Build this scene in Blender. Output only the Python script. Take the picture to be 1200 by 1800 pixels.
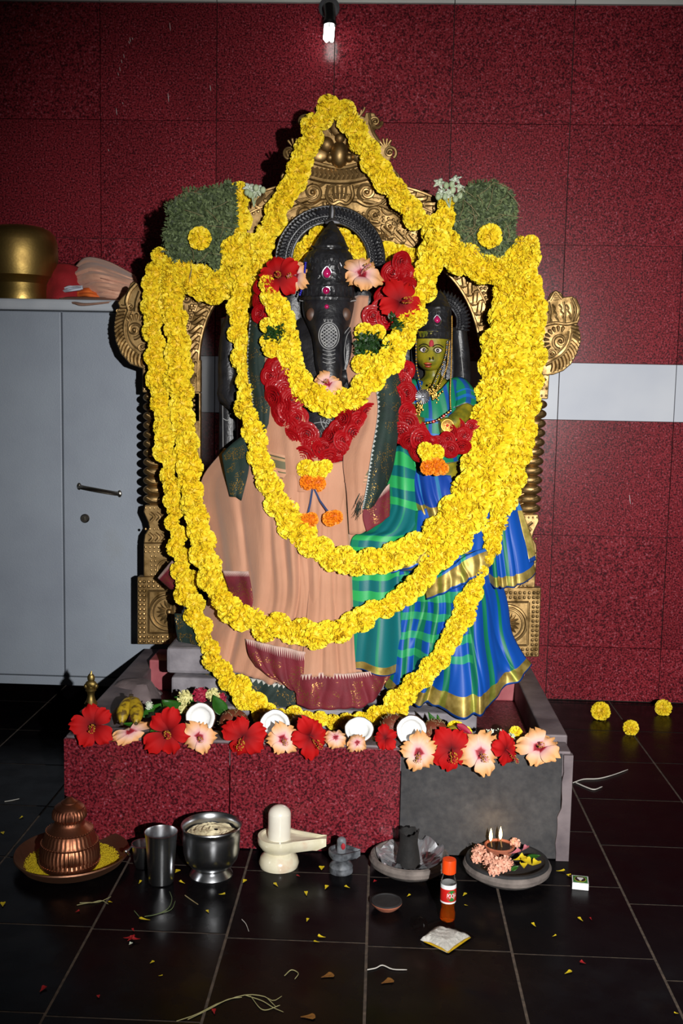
import bpy, bmesh, math, random
import numpy as np
from mathutils import Vector, Matrix, Quaternion
from mathutils.bvhtree import BVHTree
PI = math.pi
sc = bpy.context.scene
for o in list(bpy.data.objects): bpy.data.objects.remove(o, do_unlink=True)
COL = sc.collection
rnd = random.Random(7)

# ---------------------------------------------------------------- camera
FPX = 1848.9                       # focal length in pixels of the 1200x1800 frame
EYE = Vector((0, 0, 1.1054)); YAW, PITCH, ROLL = -.0375, .1129, .0201
def _axes():
    cy, sy, cp, sp = math.cos(YAW), math.sin(YAW), math.cos(PITCH), math.sin(PITCH)
    F = Vector((sy*cp, cy*cp, -sp)); R = Vector((cy, -sy, 0)); U = R.cross(F)
    c, s = math.cos(ROLL), math.sin(ROLL)
    return R*c + U*s, U*c - R*s, F
AX, AY, AZ = _axes()
cd = bpy.data.cameras.new('camera'); cam = bpy.data.objects.new('camera', cd); COL.objects.link(cam)
cd.sensor_fit = 'VERTICAL'; cd.sensor_height = 36; cd.sensor_width = 24; cd.lens = FPX/1800*36
cd.clip_start = .05
cam.matrix_world = Matrix(((AX.x, AY.x, -AZ.x, EYE.x), (AX.y, AY.y, -AZ.y, EYE.y), (AX.z, AY.z, -AZ.z, EYE.z), (0, 0, 0, 1)))
sc.camera = cam
def ray(a, b): return AX*((a-600)/FPX) + AY*((900-b)/FPX) + AZ
def at(a, b, Y): d = ray(a, b); return EYE + d*(Y/d.y)           # measured photo point -> place at depth Y
def onz(a, b, z): d = ray(a, b); return EYE + d*((z-EYE.z)/d.z)  # measured photo point -> place at height z
def px(Y): return Y/FPX                                           # metres for one photo pixel at depth Y

# ---------------------------------------------------------------- world, flash, exposure
w = bpy.data.worlds.new('world'); sc.world = w; w.use_nodes = True
w.node_tree.nodes['Background'].inputs[0].default_value = (.9, .95, 1, 1)
w.node_tree.nodes['Background'].inputs[1].default_value = .012
sc.view_settings.view_transform = 'Standard'; sc.view_settings.look = 'None'
sc.view_settings.gamma = 1; sc.view_settings.use_curve_mapping = False
sc.view_settings.exposure = 0
fl = bpy.data.lights.new('camera_flash', 'SPOT'); flo = bpy.data.objects.new('camera_flash', fl); COL.objects.link(flo)
fl.energy = 710; fl.shadow_soft_size = .018; fl.spot_size = math.radians(64); fl.spot_blend = 1.0; fl.color = (1, .985, .96)
flo.location = EYE + AX*.46 + AY*.06 - AZ*.55
flo.rotation_euler = (Vector((.30, 3.3, .66)) - flo.location).to_track_quat('-Z', 'Y').to_euler()

# ---------------------------------------------------------------- materials
def lin(c):
    if isinstance(c, str): c = tuple(int(c[i:i+2], 16) for i in (0, 2, 4))
    return tuple(((v/255+.055)/1.055)**2.4 if v > 10 else v/255/12.92 for v in c) + (1,)
MATS = {}
class NT:
    """small node-building helper around one material"""
    def __init__(s, name):
        s.m = bpy.data.materials.new(name); s.m.use_nodes = True; s.t = s.m.node_tree; s.n = s.t.nodes
        s.b = s.n['Principled BSDF']; s.L = s.t.links.new; MATS[name] = s.m
    def node(s, k, **kw):
        n = s.n.new(k)
        for a, v in kw.items(): setattr(n, a, v)
        return n
    def coord(s, kind='Object', scale=(1, 1, 1), rand=False):
        tc = s.node('ShaderNodeTexCoord'); mp = s.node('ShaderNodeMapping'); s.L(tc.outputs[kind], mp.inputs[0])
        mp.inputs['Scale'].default_value = scale
        if rand:
            oi = s.node('ShaderNodeObjectInfo'); vm = s.node('ShaderNodeVectorMath', operation='SCALE'); vm.inputs[0].default_value = (13, 29, 17)
            s.L(oi.outputs['Random'], vm.inputs['Scale']); s.L(vm.outputs[0], mp.inputs['Location'])
        return mp.outputs[0]
    def noise(s, v, scale, detail=3, rough=.5):
        n = s.node('ShaderNodeTexNoise'); s.L(v, n.inputs['Vector']); n.inputs['Scale'].default_value = scale
        n.inputs['Detail'].default_value = detail; n.inputs['Roughness'].default_value = rough; return n.outputs[0]
    def voro(s, v, scale, out='Distance'):
        n = s.node('ShaderNodeTexVoronoi'); s.L(v, n.inputs['Vector']); n.inputs['Scale'].default_value = scale; return n.outputs[out]
    def ramp(s, fac, stops, interp='LINEAR'):
        r = s.node('ShaderNodeValToRGB'); r.color_ramp.interpolation = interp; e = r.color_ramp.elements
        while len(e) < len(stops): e.new(.5)
        for i, (p, c) in enumerate(stops): e[i].position = p; e[i].color = c if len(c) == 4 else lin(c)
        s.L(fac, r.inputs[0]); return r.outputs[0]
    def mix(s, fac, a, b, mode='MIX'):
        n = s.node('ShaderNodeMix', data_type='RGBA', blend_type=mode)
        for sock, v in ((n.inputs[0], fac), (n.inputs[6], a), (n.inputs[7], b)):
            if isinstance(v, (int, float)): sock.default_value = v
            elif isinstance(v, (tuple, str)): sock.default_value = v if len(v) == 4 else lin(v)
            else: s.L(v, sock)
        return n.outputs[2]
    def math(s, op, a, b=None, c=None):
        n = s.node('ShaderNodeMath', operation=op)
        for i, v in enumerate((a, b, c)):
            if v is None: continue
            if isinstance(v, (int, float)): n.inputs[i].default_value = v
            else: s.L(v, n.inputs[i])
        return n.outputs[0]
    def col(s, c):
        if isinstance(c, (tuple, str)): s.b.inputs['Base Color'].default_value = c if len(c) == 4 else lin(c)
        else: s.L(c, s.b.inputs['Base Color'])
        return s
    def set(s, **kw):
        nm = dict(rough='Roughness', metal='Metallic', spec='Specular IOR Level', coat='Coat Weight', crough='Coat Roughness', trans='Transmission Weight',
                  ior='IOR', sheen='Sheen Weight', alpha='Alpha', sss='Subsurface Weight', emit='Emission Strength')
        for k, v in kw.items():
            i = s.b.inputs[nm[k]]
            if isinstance(v, (int, float)): i.default_value = v
            else: s.L(v, i)
        return s
    def bump(s, h, strength=.3, dist=.01):
        b = s.node('ShaderNodeBump'); b.inputs['Strength'].default_value = strength; b.inputs['Distance'].default_value = dist
        s.L(h, b.inputs['Height']); s.L(b.outputs[0], s.b.inputs['Normal']); return s
def simple(name, c, c2=None, scale=30, rough=.5, metal=0, bump=0, bscale=None, rand=False, lo=.35, hi=.7, dist=.004, **kw):
    m = NT(name); v = m.coord(rand=rand)
    if c2: m.col(m.ramp(m.noise(v, scale), [(lo, c), (hi, c2)]))
    else: m.col(c)
    if bump: m.bump(m.noise(v, bscale or scale*2, 4), bump, dist)
    m.set(rough=rough, metal=metal, **kw); return m.m
def uv_sep(m):
    tc = m.node('ShaderNodeTexCoord'); sx = m.node('ShaderNodeSeparateXYZ'); m.L(tc.outputs['UV'], sx.inputs[0]); return sx.outputs[0], sx.outputs[1]

def granite(name, base, dark, light, rough=.22, scale=1.0):
    m = NT(name); v = m.coord(rand=True)
    a = m.ramp(m.noise(v, 110*scale, 2, .6), [(.40, dark), (.52, base), (.62, base), (.70, light)])
    b = m.ramp(m.voro(v, 170*scale), [(.05, (1, 1, 1, 1)), (.16, (0, 0, 0, 1))])
    c = m.mix(m.math('MULTIPLY', b, .3), a, light)
    big = m.ramp(m.noise(v, 2.5, 2), [(.3, (.84, .84, .84, 1)), (.7, (1.08, 1.08, 1.08, 1))])
    m.col(m.mix(1.0, c, big, 'MULTIPLY')); m.set(rough=rough, spec=.42); return m.m
granite('granite', '86262f', '3c1118', '9c606c', scale=1.6)
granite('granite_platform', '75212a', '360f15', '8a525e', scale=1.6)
granite('granite_dull', '6a242c', '3a1418', '95606a', rough=.45, scale=1.5)
m = NT('floor_stone'); v = m.coord(rand=True)
m.col(m.ramp(m.noise(v, 9, 5, .65), [(.3, '060507'), (.55, '0b090b'), (.75, '15110f')]))
m.set(rough=m.ramp(m.noise(v, 14, 4), [(.3, (.16, .16, .16, 1)), (.7, (.36, .36, .36, 1))]), spec=.055); m.bump(m.noise(v, 25, 3), .05, .003)
simple('grout', '3e352e', '5c4e42', 60, .9, bump=.4)
simple('wall_grout', '1c0c0e', '3a2a28', 40, .9)
simple('white_tile', 'c6cbd6', 'd2d6de', 4, .15, spec=.5)
simple('white_upper', 'd6d6d0', 'c8c8c4', 4, .4)
m = NT('cement'); v = m.coord()
n1 = m.noise(v, 7, 6, .65); n2 = m.noise(v, 60, 3)
sep = m.node('ShaderNodeSeparateXYZ'); m.L(v, sep.inputs[0])
cc = m.ramp(n1, [(.28, '16161a'), (.46, '29292c'), (.62, '3e3d3e'), (.8, '6e6864')])
m.col(m.mix(.25, cc, m.ramp(n2, [(.3, '2a2a2c'), (.7, '5a5653')]))); m.set(rough=.8); m.bump(n2, .3, .004)
simple('rim_stone', '4b4146', '766a6c', 12, .6, bump=.25, bscale=50)
simple('grey_stone', '6b666c', '8d888d', 16, .75, bump=.4, bscale=70)
simple('rough_stone', '574b4c', '7d6e6e', 10, .85, bump=.7, bscale=40)
simple('pink_block', '8e4047', 'a85a5e', 14, .6, bump=.2)
simple('dark_metal', '17171a', '242428', 20, .45, .6)
m = NT('cabinet_paint'); v = m.coord()
m.col(m.ramp(m.noise(v, 3, 5, .6), [(.3, '7f8692'), (.6, '8a929d'), (.8, '83878a')])); m.set(rough=.5); m.bump(m.noise(v, 260, 2), .25, .002)
simple('cabinet_top', '9aa0a8', 'aeb2b8', 6, .4)
def brass(name, hi, lo, rough=.32, scale=14):
    m = NT(name); v = m.coord()
    f = m.noise(v, scale, 5, .6)
    m.col(m.ramp(f, [(.3, lo), (.62, hi)])); m.set(metal=1, rough=m.ramp(f, [(.3, (rough+.22,)*3+(1,)), (.7, (rough,)*3+(1,))]))
    m.bump(m.noise(v, 130, 2), .12, .002); return m.m
brass('brass', 'a88a5c', '5c4626', .42, 30)
brass('brass_pot', 'b89a58', '7b6238', .36, 6)
brass('copper', 'b87a5a', '744636', .34, 10)
brass('copper_tray', '9a6f58', '6a4a3a', .46, 10)
brass('old_brass', 'a08a52', '5a4a28', .38, 20)
simple('steel', 'c8cacc', 'b8babe', 4, .27, 1)
simple('chrome_dull', '9a948a', '6e675c', 20, .3, 1)
simple('gold', 'a07c40', '74561f', 160, .42, 1)
simple('silver', 'b8b8bc', '8a8a90', 60, .38, 1)
simple('idol_stone', '141417', '232327', 26, .40, spec=.5, bump=.35, bscale=110)
m = NT('idol_carved'); v = m.coord(); m.col(m.ramp(m.noise(v, 26), [(.35, '161618'), (.7, '262629')])); m.set(rough=.36, spec=.55)
m.bump(m.math('ADD', m.voro(v, 75), m.noise(v, 60, 3)), .45, .005)
simple('idol_line', '8a8a8c', 'a5a5a2', 60, .5)
simple('jewel', '8a0840', 'b01c58', 30, .15, coat=.3)
# ---------------------------------------------------------------- mesh helpers
ORG = {}
class MB:
    def __init__(s): s.v = []; s.f = []; s.uv = []; s.mi = []
    def add(s, vs, fs, uv=None, mi=0):
        b = len(s.v); s.v += [tuple(x) for x in vs]; s.f += [tuple(i+b for i in f) for f in fs]
        s.uv += uv if uv else [(0, 0)]*len(vs); s.mi += [mi]*len(fs); return s
    def box(s, lo, hi, mi=0, M=None):
        (a, b, c), (d, e, f) = lo, hi
        vs = [Vector(p) for p in ((a,b,c),(d,b,c),(d,e,c),(a,e,c),(a,b,f),(d,b,f),(d,e,f),(a,e,f))]
        if M: vs = [M @ p for p in vs]
        return s.add(vs, [(0,3,2,1),(4,5,6,7),(0,1,5,4),(1,2,6,5),(2,3,7,6),(3,0,4,7)], mi=mi)
    def tube(s, pts, r, n=8, cap=True, closed=False, mi=0, flat=1.0):
        pts = [Vector(p) for p in pts]; N = len(pts)
        rs = r if isinstance(r, (list, tuple)) else [r]*N
        up = Vector((.13, -.2, .97)).normalized(); vs = []
        T0 = (pts[1]-pts[0]).normalized(); U = T0.orthogonal().normalized()
        for i in range(N):
            T = (pts[(i+1) % N if closed else min(i+1, N-1)] - pts[(i-1) if (i or closed) else 0])
            T = T.normalized() if T.length > 1e-9 else T0
            U = (U - T*U.dot(T)); U = U.normalized() if U.length > 1e-6 else T.orthogonal().normalized()
            W = T.cross(U)
            for k in range(n):
                a = 2*PI*k/n; vs.append(pts[i] + (U*math.cos(a) + W*math.sin(a)*flat)*rs[i])
        fs = []
        for i in range(N if closed else N-1):
            j = (i+1) % N
            for k in range(n): k2 = (k+1) % n; fs.append((i*n+k, i*n+k2, j*n+k2, j*n+k))
        if cap and not closed: fs += [tuple(range(n-1, -1, -1)), tuple((N-1)*n+k for k in range(n))]
        return s.add(vs, fs, mi=mi)
    def lathe(s, prof, n=32, c=(0,0,0), sx=1, sy=1, M=None, flute=None, mi=0, cap=True):
        """prof [(r,z)]; flute(angle,i) multiplies the radius"""
        c = Vector(c); vs = []; uv = []
        for i, (r, z) in enumerate(prof):
            for k in range(n):
                a = 2*PI*k/n; q = r*(flute(a, i) if flute else 1)
                p = Vector((q*math.cos(a)*sx, q*math.sin(a)*sy, z)); vs.append(c + (M @ p if M else p)); uv.append((k/n, i/len(prof)))
        fs = [(i*n+k, i*n+(k+1) % n, (i+1)*n+(k+1) % n, (i+1)*n+k) for i in range(len(prof)-1) for k in range(n)]
        if cap: fs += [tuple(range(n-1, -1, -1)), tuple((len(prof)-1)*n+k for k in range(n))]
        return s.add(vs, fs, uv, mi)
    def ell(s, c, r, n=10, m=7, M=None, mi=0):
        if isinstance(r, (int, float)): r = (r, r, r)
        c = Vector(c); vs = []; fs = []
        for i in range(m+1):
            t = PI*i/m
            for k in range(n):
                a = 2*PI*k/n; p = Vector((r[0]*math.sin(t)*math.cos(a), r[1]*math.sin(t)*math.sin(a), r[2]*math.cos(t)))
                vs.append(c + (M @ p if M else p))
        for i in range(m):
            for k in range(n): fs.append((i*n+k, (i+1)*n+k, (i+1)*n+(k+1) % n, i*n+(k+1) % n))
        return s.add(vs, fs, mi=mi)
    def grid(s, fn, nu, nv, mi=0):
        vs = []; uv = []
        for j in range(nv+1):
            for i in range(nu+1): u, v = i/nu, j/nv; vs.append(fn(u, v)); uv.append((u, v))
        W = nu+1
        return s.add(vs, [(j*W+i, (j+1)*W+i, (j+1)*W+i+1, j*W+i+1) for j in range(nv) for i in range(nu)], uv, mi)
    def ribbon(s, A, B, d, mi=0):
        """solid plate between two edges A and B (same count), extruded by vector d"""
        A = [Vector(p) for p in A]; B = [Vector(p) for p in B]; d = Vector(d); n = len(A)
        vs = A + B + [p+d for p in A] + [p+d for p in B]; fs = []
        for i in range(n-1):
            fs += [(i, i+1, n+i+1, n+i), (2*n+i, 3*n+i, 3*n+i+1, 2*n+i+1), (i, 2*n+i, 2*n+i+1, i+1), (n+i, n+i+1, 3*n+i+1, 3*n+i)]
        fs += [(0, n, 3*n, 2*n), (n-1, 3*n-1, 4*n-1, 2*n-1)]
        return s.add(vs, fs, mi=mi)
    def prism(s, poly, d, mi=0):
        poly = [Vector(p) for p in poly]; d = Vector(d); n = len(poly)
        return s.add(poly + [p+d for p in poly], [tuple(range(n)), tuple(range(2*n-1, n-1, -1))] + [(i, i+n, (i+1) % n + n, (i+1) % n) for i in range(n)], mi=mi)
    def mesh(s, name, mats, org=(0,0,0), smooth=True, fix=True):
        me = bpy.data.meshes.new(name); o = Vector(org)
        me.from_pydata([(x-o.x, y-o.y, z-o.z) for x, y, z in s.v], [], s.f)
        ul = me.uv_layers.new(name='UVMap'); li = np.empty(len(me.loops), dtype=np.int32); me.loops.foreach_get('vertex_index', li)
        ul.data.foreach_set('uv', np.array(s.uv, dtype=np.float32)[li].ravel())
        for mt in (mats if isinstance(mats, (list, tuple)) else [mats]): me.materials.append(MATS[mt])
        me.polygons.foreach_set('material_index', s.mi)
        if fix:
            bm = bmesh.new(); bm.from_mesh(me); bmesh.ops.recalc_face_normals(bm, faces=bm.faces); bm.to_mesh(me); bm.free()
        if smooth: me.shade_smooth()
        else: me.shade_flat()
        return me
def new(name, data, parent=None, loc=(0,0,0)):
    o = bpy.data.objects.new(name, data); COL.objects.link(o); loc = Vector(loc)
    if parent: o.parent = parent; po = ORG[parent.name]; o.location = loc - po; ORG[o.name] = loc
    else: o.location = loc; ORG[o.name] = loc
    return o
def tag(o, label=None, cat=None, group=None, kind=None):
    if label: o['label'] = label
    if cat: o['category'] = cat
    if group: o['group'] = group
    if kind: o['kind'] = kind
    return o
def thing(name, label, cat, loc, group=None): return tag(new(name, None, None, loc), label, cat, group)
def build(mb, name, mat, parent=None, loc=None, smooth=True, bevel=0, angle=35, sub=0, solid=0, fix=True, label=None):
    """link one mesh object; vertices are given in world space"""
    org = Vector(loc) if loc is not None else (ORG[parent.name] if parent else Vector((0,0,0)))
    o = new(name, mb.mesh(name, mat, org, smooth, fix), parent, org)
    if solid: md = o.modifiers.new('thickness', 'SOLIDIFY'); md.thickness = solid; md.offset = 0
    if bevel:
        md = o.modifiers.new('bevel', 'BEVEL'); md.width = bevel; md.segments = 2; md.limit_method = 'ANGLE'; md.angle_limit = math.radians(40)
    if sub: md = o.modifiers.new('sub', 'SUBSURF'); md.levels = sub; md.render_levels = sub
    if smooth and (bevel or angle < 180):
        for p in []: pass
        o.data.set_sharp_from_angle(angle=math.radians(angle))
    if label: o['label'] = label
    return o
def cat_rom(P, n):
    """resample a list of tuples along a Catmull-Rom curve to n+1 points, evenly by parameter"""
    P = np.array(P, float); N = len(P)
    if N == 2: t = np.linspace(0, 1, n+1)[:, None]; return P[0]*(1-t) + P[1]*t
    E = np.vstack([2*P[0]-P[1], P, 2*P[-1]-P[-2]]); out = []
    for x in np.linspace(0, N-1, n+1):
        i = min(int(x), N-2); t = x-i; a, b, c, d = E[i:i+4]
        out.append(.5*((2*b) + (c-a)*t + (2*a-5*b+4*c-d)*t*t + (3*b-a-3*c+d)*t**3))
    return np.array(out)
def even(P, step):
    """points spaced evenly (by pixel distance of the first two columns) along a smooth curve"""
    Q = cat_rom(P, 40*len(P)); L = np.r_[0, np.cumsum(np.hypot(*np.diff(Q[:, :2], axis=0).T))]
    n = max(1, round(L[-1]/step)); s = np.linspace(0, L[-1], n+1)
    return np.stack([np.interp(s, L, Q[:, k]) for k in range(Q.shape[1])], 1)
def path(P, n): return [at(*q) for q in cat_rom(P, n)]
def copy_of(o, parent=None, loc=None, name=None):
    c = o.copy(); COL.objects.link(c); c.parent = parent; return c

# ---------------------------------------------------------------- the room
WY = 3.80; TW = .41; X0 = -1.0184; G = .003
rows = [(.003, .200), (.202, .609), (.611, 1.024), (1.026, 1.226, 'w'), (1.228, 1.634), (1.636, 2.042), (2.044, 2.437)]
mb = MB().box((-2.6, WY+.006, -.05), (2.4, WY+.15, 3.3))
wall = tag(build(mb, 'wall_back', 'wall_grout', loc=(0, WY, 0), smooth=False), 'speckled maroon granite tile wall with a white band behind the shrine', kind='structure')
tile_cache = {}
for r in rows:
    z0, z1 = r[:2]
    for k in range(-4, 8):
        x0 = X0 + TW*k; ma = 'white_tile' if len(r) > 2 else 'granite'
        key = (round(z1-z0, 3), ma)
        if key not in tile_cache:
            b = MB().box((G/2, 0, 0), (TW-G/2, .012, z1-z0)); tile_cache[key] = b.mesh('tile', ma, smooth=False)
        t = new('tile', tile_cache[key], wall, (x0, WY-.004+rnd.uniform(-.0012, .0012), z0))
for k in range(-4, 8):                                   # pale tiles above the maroon courses
    b = tile_cache.get('up') or MB().box((G/2, 0, 0), (TW-G/2, .02, .5)).mesh('tile', 'white_upper', smooth=False); tile_cache['up'] = b
    new('tile', b, wall, (X0+TW*k, WY-.010, 2.440))
# floor: black stone tiles in columns with shifted cross joints
fl_o = tag(build(MB().box((-2.6, -1.0, -.06), (2.4, WY+.006, -.0018)), 'floor', 'grout', smooth=False), 'polished black stone tile floor with pale joints', kind='structure')
cols = [-2.03, -1.740, -1.447, -1.157, -.866, -.573, -.293, -.007, .284, .566, .854, 1.144, 1.434, 1.724]
PITCH_Y = .305
offs = {0: 2.05, 1: 2.05, 2: 2.05, 3: 2.046, 4: 2.044, 5: 2.036, 6: 2.022, 7: 2.011, 8: 2.004, 9: 1.928, 10: 1.93, 11: 1.93, 12: 1.93}
fcache = {}
for i in range(len(cols)-1):
    xa, xb = cols[i]+.003, cols[i+1]-.003; y = offs[i] - 6*PITCH_Y
    while y < WY:
        y1 = min(y+PITCH_Y-.006, WY-.005)
        if y1-y > .03 and y1 > .9:
            key = (i, round(y1-y, 3))
            if key not in fcache: fcache[key] = MB().box((0, 0, -.02), (xb-xa, y1-y, 0)).mesh('tile', 'floor_stone', smooth=False)
            new('tile', fcache[key], fl_o, (xa, y, rnd.uniform(-.0006, 0)))
        y += PITCH_Y
tag(build(MB().box((-2.6, -1.0, 3.0), (2.4, WY+.15, 3.1)), 'ceiling', 'white_upper', smooth=False), 'plain pale ceiling above the shrine', kind='structure')

for x, y, l in ((298,40,14),(228,66,8),(217,95,7),(213,105,6),(210,118,7),(207,128,5),(204,190,12),(295,164,15),(369,150,10),(190,262,4),(226,72,5),(232,66,4),(215,180,3),(1106,870,16)):
    a = at(x, y, WY-.0055); e = at(x+1.5, y+l, WY-.0055); build(MB().tube([a, a.lerp(e, .5), e], [.0006, .0011, .0005], 5), 'paint_drip', 'white_upper', wall)
# ---------------------------------------------------------------- platform
PL, PR, PF, PB, PZ, PIN = -.752, .470, 2.440, 3.300, .272, .205
plat = thing('platform', 'low maroon granite platform with a raised stone rim carrying the idols', 'platform', (-.14, 2.87, 0))
b = MB().box((PL+.012, PF+.012, 0), (PR-.012, PB, PIN)); build(b, 'body', 'granite_dull', plat, smooth=False)
b = MB().box((PL+.004, PF+.002, PIN), (PR-.004, PF+.075, PZ-.004)); build(b, 'rim', 'rim_stone', plat, smooth=False, bevel=.003)
for x0, x1 in ((PL, PL+.075), (PR-.062, PR)):
    b = MB().box((x0+.002, PF+.076, PIN), (x1, PB, PZ+.012 if x0 > 0 else PZ)); build(b, 'rim', 'rim_stone', plat, smooth=False, bevel=.004)
b = MB().box((PL+.076, PB-.07, PIN), (PR-.063, PB, PZ-.01)); build(b, 'rim', 'rim_stone', plat, smooth=False, bevel=.004)
xs = [at(113, 1380, PF).x, at(404, 1380, PF).x, at(703, 1400, PF).x]
for i in range(2):
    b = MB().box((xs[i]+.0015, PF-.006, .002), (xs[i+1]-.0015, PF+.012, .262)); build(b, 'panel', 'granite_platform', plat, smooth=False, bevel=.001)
b = MB().box((xs[2]+.001, PF-.002, .002), (PR-.024, PF+.012, .262)); o = build(b, 'panel', 'cement', plat, smooth=False, bevel=.001); o['label'] = 'bare grey cement panel'
# corner post beside the cement panel, with a crumbled lower edge
b = MB(); pts = []
for i in range(13):
    z = .262*i/12; pts.append((PR-.022 - (.010 if z < .12 else 0) + rnd.uniform(-.002, .002), z))
poly = [Vector((x, PF-.008, z)) for x, z in pts] + [Vector((PR, PF-.008, .262)), Vector((PR, PF-.008, 0))]
b.prism(poly, (0, .02, 0)); build(b, 'corner_strip', 'rim_stone', plat, smooth=False)
for x0, x1 in ((PL, PL+.012), (PR-.012, PR)):
    b = MB().box((x0, PF+.013, .002), (x1, PB, PIN-.001)); build(b, 'side_panel', 'granite_dull', plat, smooth=False)

# ---------------------------------------------------------------- steel cabinet on the left
CY = 3.36
cL, cR = -2.2, at(306, 900, CY).x
zt = at(60, 525, CY).z; zl = at(60, 545, CY).z; zb = at(80, 1188, CY).z; zk = at(80, 1204, CY).z
xj = at(110, 800, CY).x
cab = thing('steel_cabinet', 'grey steel cabinet with two doors standing against the wall', 'cabinet', ((cL+cR)/2, 3.55, 0))
build(MB().box((cL, CY+.02, zk), (cR, WY-.03, zl-.002)), 'body', 'cabinet_paint', cab, smooth=False)
build(MB().box((cL-.01, CY-.008, zl), (cR+.01, WY-.02, zt)), 'top', 'cabinet_top', cab, smooth=False, bevel=.008)
build(MB().box((cL, CY+.002, zk), (cR, CY+.019, zb-.002)), 'kick_rail', 'cabinet_paint', cab, smooth=False, bevel=.002)
for xa, xb in ((cL+.004, xj-.002), (xj+.002, cR-.004)):
    d = build(MB().box((xa, CY, zb+.002), (xb, CY+.019, zl-.004)), 'door', 'cabinet_paint', cab, smooth=False, bevel=.003)
hp = [at(139, 855, CY), at(210, 868, CY)]
b = MB(); pa = [hp[0]+Vector((0,0,0))] ; P = []
for i in range(13):
    t = i/12; P.append(hp[0].lerp(hp[1], t) + Vector((0, -.026*math.sin(PI*t)**.6, .002*math.sin(PI*t))))
b.tube(P, .0085, 8, flat=.55); 
for q in (P[0], P[-1]): b.ell(q, (.008, .006, .012))
build(b, 'handle', 'chrome_dull', d)
k = at(150, 911, CY)
b = MB().lathe([(.0, .010), (.011, .010), (.0145, .007), (.0145, 0)], 20, k, M=Matrix.Rotation(PI/2, 3, 'X')); b.box((k.x-.0015, k.y-.0115, k.z-.004), (k.x+.0015, k.y-.009, k.z+.006))
build(b, 'lock', 'chrome_dull', d)
for x in (cL+.1, cR-.06):
    for y in (CY+.06, WY-.08): build(MB().box((x-.02, y-.02, 0), (x+.02, y+.02, zk)), 'leg', 'dark_metal', cab, smooth=False)

# brass pot and cloths on the cabinet top
def lathe_px(prof, cx, Y, **kw):
    """profile given as (halfwidth px, y px) around photo column cx at depth Y"""
    c0 = at(cx, prof[0][1], Y); s = px(Y)
    return [(hw*s, at(cx, y, Y).z - c0.z) for hw, y in prof], c0
YP = 3.52
pr = [(46, 519), (47, 510), (45, 500), (44, 487), (50, 478), (57, 474), (60, 462), (63, 440), (62, 415), (58, 400), (50, 392), (38, 387), (20, 384), (0, 383)]
prof, c = lathe_px(pr, 38, YP); c = c + Vector((0, 0, zt - c.z))
pot = build(MB().lathe(prof, 48, c), 'brass_pot', 'brass_pot', loc=c); tag(pot, 'large upturned brass pot standing on the grey steel cabinet', 'pot')
def clump(rows, mat, name, label, catg, nu=30, nv=16, folds=0, amp=.006, thick=.03, seed=0, group=None):
    """soft folded cloth heap: front surface from measured rows, closed towards the back"""
    R = [cat_rom(r, nu) for r in rows]; R = np.array(R); V = np.array([cat_rom(R[:, i], nv) for i in range(nu+1)])  # u,v
    b = MB(); r2 = random.Random(seed); ph = [r2.uniform(0, 6) for _ in range(4)]
    def fn(u, v):
        p = at(*V[round(u*nu), round(v*nv)]); p.y -= amp*(math.sin(7*v*folds+3*u+ph[0]) + .6*math.sin(13*v*folds-5*u+ph[1])); return p
    b.grid(fn, nu, nv)
    n0 = len(b.v)
    c = sum((Vector(p) for p in b.v), Vector())/n0
    o = build(b, name, mat, loc=c, solid=thick); return tag(o, label, catg, group)
simple('cloth_peach', 'd09a80', 'd8a68c', 30, .85, bump=.3, bscale=300, sheen=.2)
simple('cloth_red', '8a1018', 'a01822', 20, .85, bump=.3, bscale=200)
simple('cloth_orange', 'd0581c', 'e07028', 20, .8)
simple('cloth_brown', '7d5e50', '94705e', 20, .85, bump=.3, bscale=200)
simple('cloth_white', 'c8ccd8', 'b4bac8', 20, .8)
clump([[(80,475,3.60),(100,467,3.56),(122,468,3.54),(140,475,3.56)], [(76,500,3.58),(98,490,3.50),(120,492,3.48),(142,500,3.52)], [(75,527,3.57),(95,527,3.47),(115,527,3.46),(140,527,3.5)]],
      'cloth_red', 'red_cloth', 'crumpled red cloth beside the brass pot on the cabinet', 'cloth', folds=1, amp=.004, thick=.02)
clump([[(128,478,3.62),(150,455,3.60),(190,462,3.58),(236,486,3.58)], [(127,486,3.54),(160,474,3.46),(195,482,3.45),(240,496,3.5)], [(140,505,3.52),(170,497,3.43),(205,503,3.42),(238,508,3.5)], [(168,525,3.5),(185,523,3.44),(210,524,3.43),(236,525,3.5)]],
      'cloth_peach', 'peach_cloth', 'folded peach cotton cloth heaped on the cabinet beside the shrine', 'cloth', nu=60, nv=40, folds=4, amp=.005, thick=.012)
clump([[(138,511,3.50),(155,508,3.47),(172,514,3.47)], [(136,522,3.48),(155,520,3.44),(178,525,3.45)]], 'cloth_orange', 'orange_cloth', 'small orange cloth tucked under the peach cloth', 'cloth', nu=16, nv=8, folds=1, amp=.003, thick=.012)
clump([[(106,509,3.48),(122,503,3.46),(145,503,3.45)], [(110,514,3.46),(125,511,3.43),(146,508,3.44)]], 'cloth_white', 'white_paper', 'crumpled white paper between the red and peach cloths', 'paper', nu=16, nv=8, folds=2, amp=.003, thick=.006)
clump([[(104,524,3.46),(130,523,3.43),(170,524,3.43),(208,526,3.44)], [(108,530,3.40),(130,533,3.345),(150,536,3.34),(206,530,3.36)]], 'cloth_brown', 'brown_cloth', 'flat brown cloth edge hanging over the front of the cabinet top', 'cloth', nu=24, nv=8, folds=1, amp=.003, thick=.006)

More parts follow.
